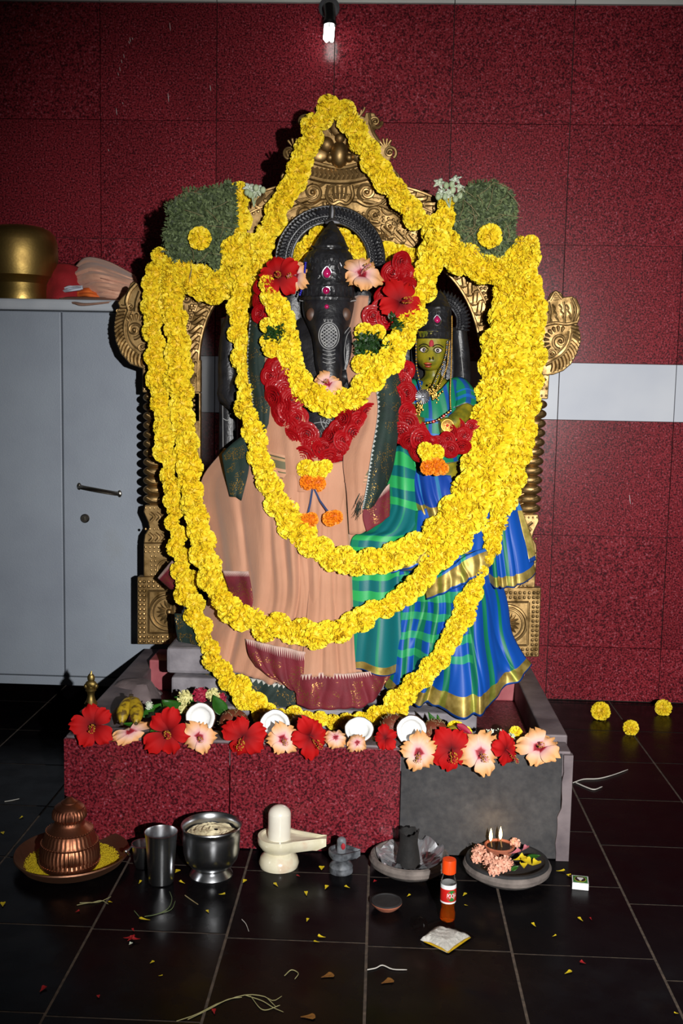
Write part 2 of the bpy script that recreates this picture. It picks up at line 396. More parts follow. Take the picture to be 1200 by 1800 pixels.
# CFL lamp on the wall
lp = at(578, 12, WY-.02)
lampo = thing('wall_lamp', 'lit compact fluorescent lamp in a black wall holder', 'lamp', lp)
simple('holder_black', '0d0d0e', rough=.35); simple('plate_grey', '58585c', '4a4a4c', 30, .5)
m = NT('tube_glow'); m.col('ffffff'); m.b.inputs['Emission Color'].default_value = (.95, 1, .95, 1); m.set(emit=9)
b = MB().lathe([(.036, 0), (.036, .008), (.03, .013), (.02, .016)], 28, (lp.x, WY-.004, lp.z), M=Matrix.Rotation(PI/2, 3, 'X')); build(b, 'back_plate', 'plate_grey', lampo)
pa = Vector((lp.x, WY-.02, lp.z)); tip = at(578, 74, 3.70); mid = at(580, 30, 3.725)
b = MB().tube([pa, pa.lerp(mid, .5)+Vector((0,-.02,.006)), mid, at(579, 42, 3.715)], [.02, .02, .019, .024], 16); build(b, 'holder', 'holder_black', lampo)
b = MB().tube([at(579, 41, 3.715), at(579, 46, 3.712)], [.024, .021], 16); build(b, 'ballast', 'holder_black', lampo)
b = MB(); 
for dx, dy in ((-.011, -.008), (.009, -.010), (-.007, .010), (.011, .008)):
    a = at(579, 44, 3.712) + Vector((dx, dy, 0)); e = at(577, 72, 3.70) + Vector((dx, dy, rnd.uniform(-.004, .004))); b.tube([a, e, e+(e-a).normalized()*.004], [.0065, .0065, .003], 10)
build(b, 'glow_tube', 'tube_glow', lampo)
# ---------------------------------------------------------------- brass arch (backdrop frame of the idols)
AYP = 3.15; FR = AYP-.010                               # plate front face
arch = thing('brass_arch', 'embossed brass arch with pillars and lion face framing the idols', 'arch', (at(597, 1130, AYP).x, AYP, PIN+.075))
def cen(y): return float(np.interp(y, [190, 580, 1075], [599, 610, 594]))
def mir(P): return [(2*cen(q[1])-q[0], q[1]+float(np.interp(q[1], [190, 1135], [0, 22])), *q[2:]) for q in P]
def q3(x, y, d=0): return at(x, y, FR-d)
def beads(b, P, step, r):
    for x, y in even([p[:2] for p in P], step): b.ell(q3(x, y), (r*px(AYP), r*.8*px(AYP), r*px(AYP)), 7, 5)
def line(b, P, r, n=14, taper=False, d=0):
    Q = cat_rom([p[:2] for p in P], n); R = [r*px(AYP)*((1-.75*i/n) if taper else 1) for i in range(n+1)]
    b.tube([q3(x, y, d) for x, y in Q], R, 7)
def spiral(b, cx, cy, r, turns, a0, sgn, tr, k=.12):
    P = []
    for i in range(40):
        t = i/39; a = a0 + sgn*2*PI*turns*t; R = r*((1-t)+k*t); P.append((cx+R*math.cos(a), cy+R*math.sin(a)))
    b.tube([q3(x, y) for x, y in P], [tr*px(AYP)*(1-.5*i/39) for i in range(40)], 7); b.ell(q3(cx, cy), tr*1.2*px(AYP))
def fan(b, cx, cy, r0, r1, a0, a1, n, w):
    for i in range(n):
        a = a0+(a1-a0)*i/(n-1); c_, s_ = math.cos(a), math.sin(a)
        b.tube([q3(cx+r*c_, cy+r*s_) for r in (r0, (r0+r1)/2, r1*.9, r1)], [w*.35*px(AYP), w*.8*px(AYP), w*px(AYP), w*.3*px(AYP)], 7)
def wave_band(b, P, n, h, tr, lean=.5):
    """row of S-shaped leaf ridges across a band that follows path P"""
    Q = cat_rom([p[:2] for p in P], n)
    for i in range(n):
        a, c_ = Q[i], Q[i+1]; t = c_-a; L = np.hypot(*t); t = t/L; nn = np.array((-t[1], t[0]))
        pts = [a+t*L*(.5+lean*math.sin(s*2.6)) + nn*h*s for s in np.linspace(-1, 1, 8)]
        b.tube([q3(*p) for p in pts], [tr*px(AYP)*v for v in (.4, .8, 1, 1.1, 1.1, 1, .8, .4)], 7)
        p = a+t*L*.95; b.ell(q3(*(p+nn*h*.35)), tr*1.1*px(AYP), 6, 5)
def plate(P, name, th=.02, d=0, mat='brass', parent=None, bev=.003):
    b = MB().prism([at(x, y, FR-d) for x, y in P], (0, th, 0)); return build(b, name, mat, parent or arch, smooth=False, bevel=bev)
# arch ring
inner = [(352,850),(350,740),(350,640),(356,590),(372,545),(402,503),(450,458),(520,425),(597,412),(675,425),(742,452),(790,487),(822,535),(840,592),(846,650),(846,740),(846,860)]
outer = [(272,850),(272,740),(264,640),(275,560),(305,480),(355,405),(425,350),(505,322),(597,312),(690,322),(770,348),(845,402),(900,470),(935,555),(948,640),(934,740),(930,860)]
I_ = cat_rom(inner, 64); O_ = cat_rom(outer, 64)
b = MB().ribbon([at(x, y, FR) for x, y in I_], [at(x, y, FR) for x, y in O_], (0, .02, 0)); ring = build(b, 'arch_band', 'brass', arch, smooth=False)
b = MB(); mid = lambda t: [(i[0]*(1-t)+o[0]*t, i[1]*(1-t)+o[1]*t) for i, o in zip(I_[6:-6], O_[6:-6])]
wave_band(b, mid(.17), 44, 13, 4.4); build(b, 'leaf_ridge', 'brass', ring)
b = MB(); wave_band(b, mid(.86), 52, 12, 4.2, -.5); build(b, 'leaf_ridge', 'brass', ring)
b = MB(); beads(b, mid(.34), 9, 3.4); beads(b, mid(.40), 9, 3.4); beads(b, mid(.70), 9, 3); tag(build(b, 'bead_row', 'brass', ring), kind='stuff')
b = MB(); line(b, mid(0.02), 2.6, 60); line(b, mid(.98), 2.6, 60); line(b, mid(.30), 2, 60); line(b, mid(.74), 2, 60); build(b, 'edge_moulding', 'brass', ring)
for t in np.linspace(.06, .94, 15):
    b = MB()
    k = int(t*64); x = I_[k][0]*.45+O_[k][0]*.55; y = I_[k][1]*.45+O_[k][1]*.55
    spiral(b, x, y, 13, 1.6, t*9, 1 if t < .5 else -1, 3); fan(b, x, y, 12, 22, t*5, t*5+2.6, 5, 3)
    build(b, 'scroll', 'brass', ring)
# lion face crest
crest = [(516,352),(498,325),(494,305),(508,290),(500,262),(522,250),(534,238),(528,212),(538,200),(556,205),(575,196),(597,186),(620,195),(640,205),(642,197),(658,198),(664,212),(656,236),(668,254),(684,248),(691,264),(684,286),(694,298),(704,310),(700,328),(684,352),(640,345),(597,340),(552,345)]
cr = plate(crest, 'crest', .026, .006)
def cq(x, y, d=0): return at(x, y, FR-.006-d)
def ce(b, x, y, rx, ry, rd, n=14): s = px(AYP); b.ell(cq(x, y), (rx*s, rd*s, ry*s), n, 10)
for x, y, r in ((573, 255, 14), (621, 255, 14), (597, 243, 9)): b = MB(); ce(b, x, y, r, r, r); build(b, 'eye' if r > 10 else 'brow_knob', 'brass', cr)
b = MB(); ce(b, 596, 273, 16, 23, 20); ce(b, 580, 278, 8, 8, 11); ce(b, 613, 278, 8, 8, 11); ce(b, 596, 288, 12, 6, 14); build(b, 'nose', 'brass', cr)
for x, y, rx, ry, n_ in ((560, 272, 18, 14, 'cheek'), (634, 272, 18, 14, 'cheek'), (597, 222, 20, 18, 'brow')): b = MB(); ce(b, x, y, rx, ry, 8); build(b, n_, 'brass', cr)
FRs = FR; FR = FR-.006
b = MB()
line(b, [(545,284),(570,291),(597,296),(624,291),(650,282)], 4); line(b, [(545,312),(570,318),(597,320),(624,318),(652,311)], 5); line(b, [(520,316),(545,312)], 4); line(b, [(652,311),(690,316)], 4)
build(b, 'lip', 'brass', cr)
for i in range(13):
    x = 549+8*i; y = 303+5*math.sin(PI*i/12); b = MB(); line(b, [(x-2, y-9), (x+3, y), (x, y+9)], 4, 6); build(b, 'tooth', 'brass', cr)
b = MB(); line(b, [(577,326),(574,345),(584,358),(597,354),(610,358),(620,345),(617,326)], 3.4, 24)
for x in (586, 593, 601, 608): line(b, [(x, 326), (x, 338), (x+(597-x)*.3, 350)], 2.4)
build(b, 'tongue', 'brass', cr)
for sx in (-1, 1):
    X = lambda x: 597+sx*x
    for a_ in ((62, 214, 12, 1.7, 0, sx, 3.2), (97, 312, 10, 1.4, 2, sx, 3)): b = MB(); spiral(b, X(a_[0]), *a_[1:]); build(b, 'scroll', 'brass', cr)
    b = MB(); spiral(b, X(48), 338, 17, 1.8, 2, sx, 3.6); line(b, [(X(30), 352), (X(50), 362), (X(75), 355), (X(88), 335)], 4, taper=True)
    build(b, 'scroll', 'brass', cr); b = MB(); spiral(b, X(88), 268, 12, 1.4, 1, -sx, 3.2); fan(b, X(80), 262, 6, 20, -2.2 if sx > 0 else -.9, -1.0 if sx > 0 else -2.2, 4, 2.6)
    build(b, 'scroll', 'brass', cr); b = MB(); line(b, [(X(52), 200), (X(58), 230), (X(70), 250)], 3); build(b, 'scroll', 'brass', cr)
    for k in range(6): b = MB(); line(b, [(X(12+4*k), 238-6*k), (X(16+5*k), 226-6*k), (X(14+6*k), 214-5*k)], 2.2); build(b, 'mane_lock', 'brass', cr)
FR = FRs
# scrolls below the crest, either side of the stone halo
sp = plate([(495,345),(530,335),(597,330),(664,335),(698,345),(745,395),(735,440),(700,425),(665,390),(597,360),(530,390),(495,425),(460,435),(452,392)], 'spandrel', .022, .002)
for sx in (-1, 1):
    b = MB(); X = lambda x: 597+sx*x
    spiral(b, X(62), 378, 18, 1.8, 1, sx, 3.6); spiral(b, X(88), 398, 14, 1.6, 2, -sx, 3.2); line(b, [(X(20), 352), (X(55), 356), (X(95), 372), (X(120), 395)], 4)
    spiral(b, X(110), 385, 9, 1.3, 0, sx, 2.6); fan(b, X(75), 405, 6, 22, .6 if sx > 0 else 2.5, 2.0 if sx > 0 else 1.1, 5, 3)
    build(b, 'scroll', 'brass', sp)
b = MB()
for sx in (-1, 1):
    X = lambda x: 597+sx*x
    beads(b, [(X(78), 418), (X(110), 415), (X(142), 430)], 8, 3.2); beads(b, [(X(80), 410), (X(112), 407), (X(143), 422)], 8, 3.2)
tag(build(b, 'bead_row', 'brass', sp), kind='stuff')
# pillars
def pillar(tr):
    T = lambda P: tr(P)
    base = plate(T([(241,1014),(241,1133),(309,1133),(309,1014)]), 'pillar_base', .035, .006)
    b = MB(); beads(b, T([(247,1022),(247,1127)]), 8.2, 3.3); beads(b, T([(254,1022),(254,1127)]), 8.2, 3.3); beads(b, T([(254,1022),(303,1022)]), 8.2, 3.3)
    beads(b, T([(254,1030),(303,1030)]), 8.2, 3.3); beads(b, T([(254,1127),(303,1127)]), 8.2, 3.3); beads(b, T([(254,1119),(303,1119)]), 8.2, 3.3)
    for v in range(len(b.v)): b.v[v] = (b.v[v][0], b.v[v][1]-.006, b.v[v][2])
    tag(build(b, 'bead_row', 'brass', base), kind='stuff')
    b = MB()
    P = T([(262,1038),(262,1112),(304,1112),(304,1038),(262,1038)])
    for i in range(4): b.tube([q3(*P[i][:2]), q3(*P[i+1][:2])], 2.2*px(AYP), 6)
    (cx, cy, *_), = T([(298, 1075)])
    sgn = 1 if cx > 600 else -1; a0 = PI
    for rr, n, wd in ((6, 1, 5), (24, 9, 3.4)):
        for i in range(n):
            a = PI/2 + PI*i/max(1, n-1) if sgn < 0 else -PI/2 + PI*i/max(1, n-1)
            if n > 1: b.tube([q3(cx+sgn*-0+r*math.cos(a), cy+r*math.sin(a)) for r in (7, 15, 22)], [1.2*px(AYP), wd*px(AYP), 1*px(AYP)], 6)
    L = [(cx + 34*math.cos(a)*1.0, cy + 32*math.sin(a)) for a in (np.linspace(PI/2, 3*PI/2, 18) if sgn < 0 else np.linspace(-PI/2, PI/2, 18))]
    line(b, L, 3, 24); line(b, [(cx+.8*(x-cx), cy+.8*(y-cy)) for x, y in L], 2, 24); b.ell(q3(cx, cy), 6*px(AYP))
    for v in range(len(b.v)): b.v[v] = (b.v[v][0], b.v[v][1]-.006, b.v[v][2])
    build(b, 'lotus_relief', 'brass', base)
    sh = plate(T([(252,955),(252,1014),(352,1014),(352,955)]), 'pillar_shaft', .028, .002)
    b = MB()
    for y in (962, 970): beads(b, T([(256,y),(346,y)]), 7.5, 2.8)
    for x in (266, 273): beads(b, T([(x,978),(x,1010)]), 7.5, 2.8)
    for r in (8, 15): (cx, cy, *_), = T([(292, 1000)]); line(b, [(cx+r*math.cos(a), cy+r*math.sin(a)) for a in np.linspace(0, 2*PI, 20)], 2.5, 24)
    tag(build(b, 'bead_row', 'brass', sh), kind='stuff')
    nk = plate(T([(254,888),(252,900),(260,918),(262,928),(254,940),(252,955),(352,955),(352,888)]), 'pillar_neck', .028, .002)
    b = MB()
    for y in (893, 930): beads(b, T([(256,y),(346,y)]), 7.5, 2.6)
    for y, x0 in ((908, 258), (944, 256)):
        for k in range(7): line(b, T([(x0+10+11*k-4, y-7), (x0+10+11*k+3, y), (x0+10+11*k-3, y+8)]), 3.4, 6)
    build(b, 'leaf_ridge', 'brass', nk)
    # turned shaft: stacked tilted rolls
    bk = plate(T([(262,690),(262,888),(352,888),(352,690)]), 'pillar_core', .026, 0)
    for k in range(12):
        y = 699+16.2*k; b = MB(); (x, yy, *_), = T([(271, y)]); s = px(AYP)
        b.ell(q3(x, yy), (20*s, 12*s, 9.6*s), 14, 10); (x2, y2, *_), = T([(300, y+2)]); b.ell(q3(x2, y2), (20*s, 10*s, 9*s), 12, 8)
        line(b, T([(258, y-3), (270, y+3), (284, y+4)]), 1.8, 8, d=.017)
        build(b, 'turned_roll', 'brass', arch)
    up = plate(T([(250,632),(250,690),(352,690),(352,632)]), 'pillar_head', .028, .002)
    b = MB()
    for y in (640, 648, 672, 684): beads(b, T([(254,y),(300,y)]), 7.5, 2.8)
    for k in range(5): line(b, T([(256+11*k, 655), (262+11*k, 660), (258+11*k, 667)]), 3.2, 6)
    tag(build(b, 'bead_row', 'brass', up), kind='stuff')
    # bead column beside the opening
    b = MB(); beads(b, T([(341,640),(341,1000)]), 8, 3); beads(b, T([(334,640),(334,720)]), 8, 3); tag(build(b, 'bead_row', 'brass', arch), kind='stuff')
pillar(lambda P: P); pillar(mir)
# leaf-shaped side ornaments
def side_orn(P_out, cx, cy, sgn, name='side_ornament'):
    o = plate(P_out, name, .02, .004)
    return o
left_out = [(268,646),(250,648),(228,640),(212,622),(203,600),(200,575),(203,552),(210,540),(206,532),(212,524),(222,514),(229,498),(236,494),(242,500),(250,520),(275,520)]
lo = plate(left_out, 'side_ornament', .02, .004)
FR -= .004
b = MB()
Lp = even([(212,538),(204,560),(203,585),(210,610),(224,630),(244,643),(262,643)], 8)
for i in range(len(Lp)-1):
    x, y = Lp[i]; tx, ty = Lp[i+1]-Lp[i]; L = math.hypot(tx, ty); nx, ny = (-ty/L, tx/L)
    if nx < 0 and x < 240: nx, ny = -nx, -ny
    if ny > 0: nx, ny = nx, ny
    cxx, cyy = 250-x, 570-y; l = math.hypot(cxx, cyy); cxx /= l; cyy /= l
    line(b, [(x, y), (x+cxx*7-2, y+cyy*7-3), (x+cxx*13, y+cyy*13-7)], 3.8, 6)
build(b, 'leaf_border', 'brass', lo)
b = MB(); line(b, [(226,545),(219,565),(219,590),(228,612),(245,626),(262,630)], 3.2, 20); line(b, [(232,548),(226,568),(226,588),(234,606),(250,618),(264,620)], 2, 20)
spiral(b, 236, 580, 15, 1.5, 1.6, -1, 3.6); fan(b, 238, 580, 17, 30, -2.2, .6, 9, 4); spiral(b, 250, 610, 9, 1.3, 0, 1, 2.6)
line(b, [(240,498),(228,512),(222,530),(226,545)], 4); line(b, [(246,512),(240,530),(238,548)], 4); spiral(b, 230, 539, 7, 1.2, 0, 1, 2.6); spiral(b, 208, 546, 5, 1.1, 0, 1, 2.2)
build(b, 'scroll', 'brass', lo)
FR += .004
right_out = [(948,528),(962,528),(968,515),(976,510),(986,514),(990,522),(1005,520),(1015,527),(1020,545),(1019,560),(1014,572),(1020,585),(1021,600),(1014,622),(1004,640),(990,652),(972,659),(952,660)]
ro = plate(right_out, 'side_ornament', .02, .004)
FR -= .004
b = MB()
Rp = even([(1016,576),(1018,598),(1012,620),(1000,638),(984,650),(962,656)], 8)
for i in range(len(Rp)-1):
    x, y = Rp[i]; cxx, cyy = 975-x, 590-y; l = math.hypot(cxx, cyy); cxx /= l; cyy /= l
    line(b, [(x, y), (x+cxx*7+2, y+cyy*7-3), (x+cxx*13, y+cyy*13-7)], 3.8, 6)
build(b, 'leaf_border', 'brass', ro)
b = MB(); line(b, [(1007,580),(1003,600),(994,618),(978,632),(958,642)], 3.2, 20); line(b, [(999,582),(996,598),(988,612),(972,626),(956,632)], 2, 20)
spiral(b, 984, 600, 14, 1.4, 1.6, 1, 3.4); fan(b, 982, 600, 17, 28, 2.6, 5.0, 8, 4); spiral(b, 970, 622, 8, 1.3, 0, -1, 2.6); spiral(b, 1008, 578, 5, 1.1, 0, 1, 2.2)
build(b, 'scroll', 'brass', ro)
b = MB(); line(b, [(956,572),(975,568),(995,570),(1014,566)], 3.2)
for x in (966, 992, 1006): line(b, [(x-2, 530), (x+1, 548), (x-1, 566)], 2.4, 8)
for k in range(4):
    for r in range(3): line(b, [(958+12*k+3*r, 535+11*r), (963+12*k+3*r, 542+11*r), (960+12*k+3*r, 546+11*r)], 1.9, 6)
line(b, [(966,528),(976,513),(988,526)], 2.6); line(b, [(1004,524),(1012,545),(1006,564)], 2.6); line(b, [(1010,524),(1018,545),(1010,566)], 2)
for k in range(4): line(b, [(972+1*k, 527-4*k), (983-1*k, 526-4*k)], 1.5, 4)
build(b, 'scroll', 'brass', ro)
FR += .004

# feet of the arch and stones on the platform
def block(name, label, cat, lo, hi, mat, bevel=.004, group=None):
    c = Vector(((lo[0]+hi[0])/2, (lo[1]+hi[1])/2, lo[2])); return tag(build(MB().box(lo, hi), name, mat, loc=c, smooth=False, bevel=bevel), label, cat, group)
a = at(262, 1160, 3.06); e = at(320, 1203, 3.06)
block('stone_block', 'pink stone block under the left pillar of the brass arch', 'block', (a.x, 3.06, PIN), (e.x, 3.20, a.z), 'pink_block')
a2 = at(868, 1180, 3.06); e2 = at(921, 1223, 3.06)
block('stone_block', 'pink stone block under the right pillar of the brass arch', 'block', (a2.x, 3.06, PIN), (e2.x, 3.20, a2.z), 'pink_block')
arch.location.z = arch.location.z
# stepped pedestal of the idols
ped = thing('stone_pedestal', 'stepped grey stone pedestal beneath the two clothed idols', 'pedestal', (at(580, 1250, 2.95).x, 2.95, PIN))
pl, prr = at(303, 1200, 2.92).x, at(845, 1200, 2.80).x
build(MB().box((at(345,1240,2.80).x, 2.74, PIN), (at(838,1270,2.74).x, 3.14, PIN+.055)), 'slab', 'grey_stone', ped, smooth=False, bevel=.006)
build(MB().box((pl+.02, 2.80, PIN+.056), (prr-.02, 3.13, PIN+.115)), 'slab', 'grey_stone', ped, smooth=False, bevel=.006)
build(MB().box((pl, 2.83, PIN+.116), (prr, 3.12, PIN+.19)), 'slab', 'grey_stone', ped, smooth=False, bevel=.01)
def rock(name, label, c, r, mat='rough_stone', seed=1):
    b = MB(); b.ell(c, r, 24, 16); r2 = random.Random(seed)
    K = [(Vector((r2.uniform(-1,1), r2.uniform(-1,1), r2.uniform(-1,1))).normalized(), r2.uniform(.55, .8)) for _ in range(9)] + [(Vector((0,0,1)), .62), (Vector((0,0,-1)), .8), (Vector((0,-1,0)), .7)]
    vs = []
    for v in b.v:
        d = Vector(((v[0]-c[0])/r[0], (v[1]-c[1])/r[1], (v[2]-c[2])/r[2]))
        for n, h in K:
            q = d.dot(n)
            if q > h: d -= n*(q-h)
        vs.append((c[0]+d.x*r[0], c[1]+d.y*r[1], c[2]+d.z*r[2]))
    b.v = vs; return tag(build(b, name, mat, loc=(c[0], c[1], c[2]-r[2])), label, 'stone')
c = at(243, 1222, 2.86); rock('grey_stone', 'flat topped grey stone behind the bananas', (c.x, 2.86, PIN+.045), (.075, .06, .058), seed=3)
c = at(262, 1198, 3.0); rock('grey_stone', 'darker stone wedged under the left pink block', (c.x-.01, 2.96, PIN+.028), (.06, .045, .036), seed=5)
# ---------------------------------------------------------------- idols
def loft(b, rows, n=30, e=2.0, sub=4, flute=None, cap=True, mi=0):
    """stack of horizontal rings: (cx px, y px, halfwidth px, half depth m, Y)"""
    R = cat_rom(rows, (len(rows)-1)*sub); vs = []
    for i, (cx, y, hw, hd, Y) in enumerate(R):
        c = at(cx, y, Y); s = px(Y)
        for k in range(n):
            a = 2*PI*k/n; ca, sa = math.cos(a), math.sin(a); f = flute(a, i/(len(R)-1)) if flute else 1
            ca = math.copysign(abs(ca)**(2/e), ca); sa = math.copysign(abs(sa)**(2/e), sa)
            vs.append(c + Vector((max(hw, .01)*s*ca*f, max(hd, 1e-4)*sa*f, 0)))
    fs = [(i*n+k, i*n+(k+1) % n, (i+1)*n+(k+1) % n, (i+1)*n+k) for i in range(len(R)-1) for k in range(n)]
    if cap: fs += [tuple(range(n)), tuple((len(R)-1)*n+k for k in range(n-1, -1, -1))]
    return b.add(vs, fs, mi=mi)
def tree(*mbs):
    v = []; f = []
    for m_ in mbs: k = len(v); v += [Vector(p) for p in m_.v]; f += [tuple(i+k for i in q) for q in m_.f]
    return BVHTree.FromPolygons(v, f)
def surf(T, a, b, off=0, Y=2.95):
    d = ray(a, b).normalized(); h = T.ray_cast(EYE, d)
    p = h[0] if h[0] is not None else at(a, b, Y); return p - d*off
def sline(b, T, P, r, n=12, off=0, k=6, closed=False):
    Q = cat_rom(P, n); b.tube([surf(T, x, y, off) for x, y in Q], r*px(2.95), k)
def drop(b, T, x, y, w, h, depth=.005):
    c = surf(T, x, y, 0); s = px(2.95); vs = [c + Vector((0, -depth, 0))]; N = 20
    for k in range(N):
        a = 2*PI*k/N; r = 1 - .35*max(0, math.sin(a))**2; X = math.cos(a)*(1-.55*max(0, math.sin(a))**1.5); vs.append(c + Vector((w*s*X, .002, h*s*math.sin(a))))
    vs2 = [c + (v-c)*.6 + Vector((0, -depth*.8, 0)) for v in vs[1:]]
    n0 = len(vs); vs += vs2
    fs = [(1+k, 1+(k+1) % N, n0+(k+1) % N, n0+k) for k in range(N)] + [(0, n0+k, n0+(k+1) % N) for k in range(N)]
    b.add(vs, fs)
def band_ring(b, cx, cy, Y, r0, r1, a0, a1, th, n=60, ridges=0, bead=False):
    """carved stone halo: flat ring with radial leaf ridges and an inner row of beads"""
    A = np.linspace(a0, a1, n+1); f = lambda r, a, d=0: at(cx+r*math.cos(a), cy-r*math.sin(a), Y-d)
    b.ribbon([f(r0, a) for a in A], [f(r1, a) for a in A], (0, th, 0))
    for k in range(ridges):
        a = a0+(a1-a0)*(k+.5)/ridges; da = (a1-a0)/ridges
        w_ = r1-r0
        b.tube([f(r0+w_*.42, a-da*.5), f(r0+w_*.6, a-da*.1, .004), f(r0+w_*.8, a+da*.3, .005), f(r1*.995, a+da*.55, .002)], [.002, .0048, .0055, .0025], 6)
    if bead:
        for k in range(int(ridges*1.1)):
            a = a0+(a1-a0)*(k+.5)/int(ridges*1.1); b.ell(f(r0+(r1-r0)*.22, a, .001), .0045, 7, 5)
    b.tube([f(r0+(r1-r0)*.38, a, .001) for a in A], .003, 6); b.tube([f(r0, a) for a in A], .004, 6); b.tube([f(r1, a) for a in A], .004, 6)

simple('eye_patch', '4a3226', '5e4030', 30, .5)
simple('turmeric', '8a7e18', '4c5214', 34, .45, bump=.2, bscale=120, lo=.4, hi=.68)
simple('lip_red', '8a2412', 'a8481c', 40, .4)
simple('kumkum', '8e0e1c', 'a01828', 60, .7)
simple('eye_white', 'c8bcb8', rough=.3)
simple('eye_dark', '1c1216', rough=.2)
simple('bead_black', '101012', rough=.2)
simple('bead_red', 'c02010', rough=.25)
# --- elephant-headed idol
gan = thing('elephant_headed_idol', 'black stone elephant-headed idol with tall carved crown and ring halo', 'idol', (at(577, 1190, 2.96).x, 2.98, PIN+.19))
b = MB(); loft(b, [(577,516,44,.070,2.97),(577,535,46,.075,2.962),(577,552,44,.074,2.955),(577,568,39,.066,2.94),(577,582,33,.055,2.925),(577,597,28,.046,2.912),(577,616,25.5,.041,2.902),(578,640,24.5,.038,2.893),(580,660,22,.034,2.885),(585,676,19,.030,2.88),(596,686,15,.025,2.875)], 32)
T = tree(b); head = build(b, 'head_and_trunk', 'idol_stone', gan); HB = T
for x in (548, 606): c = surf(T, x, 553, -.006); b = MB(); b.ell(c, (.016, .011, .019), 14, 10); build(b, 'eye', 'eye_patch', head)
# lattice mark on the trunk
b = MB(); cx, cy, rx, ry = 578, 590, 14.5, 20
sline(b, T, [(cx+rx*math.cos(a), cy+ry*math.sin(a)) for a in np.linspace(0, 2*PI, 17)], .9, 40)
sline(b, T, [(cx+(rx+3.5)*math.cos(a), cy+(ry+3.5)*math.sin(a)) for a in np.linspace(0, 2*PI, 17)], .7, 40)
for sgn in (-1, 1):
    for k in range(-4, 5):
        pts = []
        for t in np.linspace(-1.5, 1.5, 41):
            x = t*rx; y = sgn*t*ry*.55 + k*ry*.30
            if (x/rx)**2 + (y/ry)**2 < .98: pts.append((cx+x, cy+y))
        if len(pts) > 3: sline(b, T, [pts[0], pts[len(pts)//2], pts[-1]], .75, 8)
for i, y in enumerate((617, 624, 631, 638)): sline(b, T, [(567, y-2), (578, y+1), (589, y-2)], .55, 8)
for x in (569, 575, 581): sline(b, T, [(x, 561), (x+1.5, 566), (x+3, 561)], .5, 5)
build(b, 'tilak_lines', 'idol_line', head)
b = MB(); loft(b, [(607,575,10,.02,2.93),(611,600,12,.028,2.92),(611,630,11,.026,2.915),(607,650,8,.02,2.91)], 14); tk = build(b, 'tusk', 'idol_stone', gan)
Tt = tree(b); b = MB(); sline(b, Tt, [(603,650),(601,620),(604,590),(614,575)], .6); sline(b, Tt, [(608,650),(605,620),(609,592),(616,580)], .5); build(b, 'carved_line', 'idol_line', tk)
b = MB(); c = at(606, 662, 2.90); b.ell(c, .017, 14, 10); b.ell(at(596, 670, 2.89), (.02, .018, .015), 14, 10); build(b, 'sweet', 'idol_stone', gan)
# crown
b = MB()
crow = [(583,388,2,.004,2.985),(583,394,6,.010,2.985),(583,404,13,.024,2.985),(582,418,22,.038,2.982),(581,432,29,.050,2.98),(581,436,32,.054,2.98),(580,440,31,.054,2.98),(579,446,37,.062,2.978),(578,456,41,.068,2.976),(577,470,41,.070,2.975),(577,490,41.5,.071,2.973),(576,498,43,.072,2.972),(576,500,46,.075,2.972),(576,522,48,.078,2.97),(576,526,51,.082,2.968),(576,531,50,.081,2.968)]
loft(b, crow, 48, sub=3, flute=lambda a, t: 1 + (.012*math.cos(24*a) if .80 < t < .93 else 0) + (.02*math.cos(9*a) if .42 < t < .55 else 0))
crw = build(b, 'crown', 'idol_carved', gan); T = tree(b); CT = T
b = MB()
for k in range(9): sline(b, T, [(537+10*k-3, 462), (537+10*k, 453), (537+10*k+3, 462)], 1.6, 8)
for k in range(8): sline(b, T, [(541+10*k-3, 474), (541+10*k, 466), (541+10*k+4, 474)], 1.1, 8)
for k in range(6): sline(b, T, [(563+7*k-3, 424), (563+7*k, 416), (563+7*k+3, 424)], 1, 6)
for y, hw in ((434, 29), (499, 44)): sline(b, T, [(576-hw*.97, y-1), (576-hw*.5, y+2), (576, y+3), (576+hw*.5, y+2), (576+hw*.97, y-1)], 1.5, 20)
for x0, y0, dx in ((556, 486, 6), (600, 486, -6), (560, 478, 4), (594, 478, -4)): sline(b, T, [(x0, y0+5), (x0+dx, y0), (x0+dx*.4, y0-6)], 1.3, 6)
build(b, 'crown_carving', 'idol_carved', crw)
for k in range(13):
    x = 534+7*k; b = MB()
    if abs(x-573) > 8: sline(b, T, [(x-1.5, 504), (x-.5, 512), (x-1.5, 520)], 1.1 if k % 2 else 1.9, 6); build(b, 'rim_flute', 'idol_stone', crw)
b = MB(); sline(b, T, [(527,528),(550,531),(576,532),(602,531),(625,528)], 1.3, 26, .001); build(b, 'rim_edge', 'idol_line', crw)
for (x, y, w_, h_) in ((574.5, 480, 7, 10.5),):
    b = MB(); drop(b, T, x, y, w_, h_, .006); build(b, 'jewel', 'jewel', crw)
    b = MB(); sline(b, T, [(x + 8.4*math.cos(a)*(1-.5*max(0, -math.sin(a))**1.5), y+11.5*math.sin(a)) for a in np.linspace(0, 2*PI, 15)], 1.2, 30); build(b, 'jewel_setting', 'silver', crw)
b = MB(); c = surf(T, 573, 511); b.ell(c, (.0095, .006, .0095), 14, 8); build(b, 'jewel', 'jewel', crw)
b = MB(); sline(b, T, [(573+7*math.cos(a), 511+7*math.sin(a)) for a in np.linspace(0, 2*PI, 12)], 1.0, 24); build(b, 'jewel_setting', 'silver', crw)
b = MB(); c = surf(HB, 574, 539); b.ell(c, (.0062, .004, .0062), 12, 8); build(b, 'jewel', 'jewel', head)
b = MB(); c = surf(T, 597, 468); sline(b, T, [(597,461),(594,468),(597,474),(600,468),(597,461)], .7, 16, .001); sline(b, T, [(597,474),(597,480)], .6, 3, .001); build(b, 'hanging_charm', 'silver', crw)
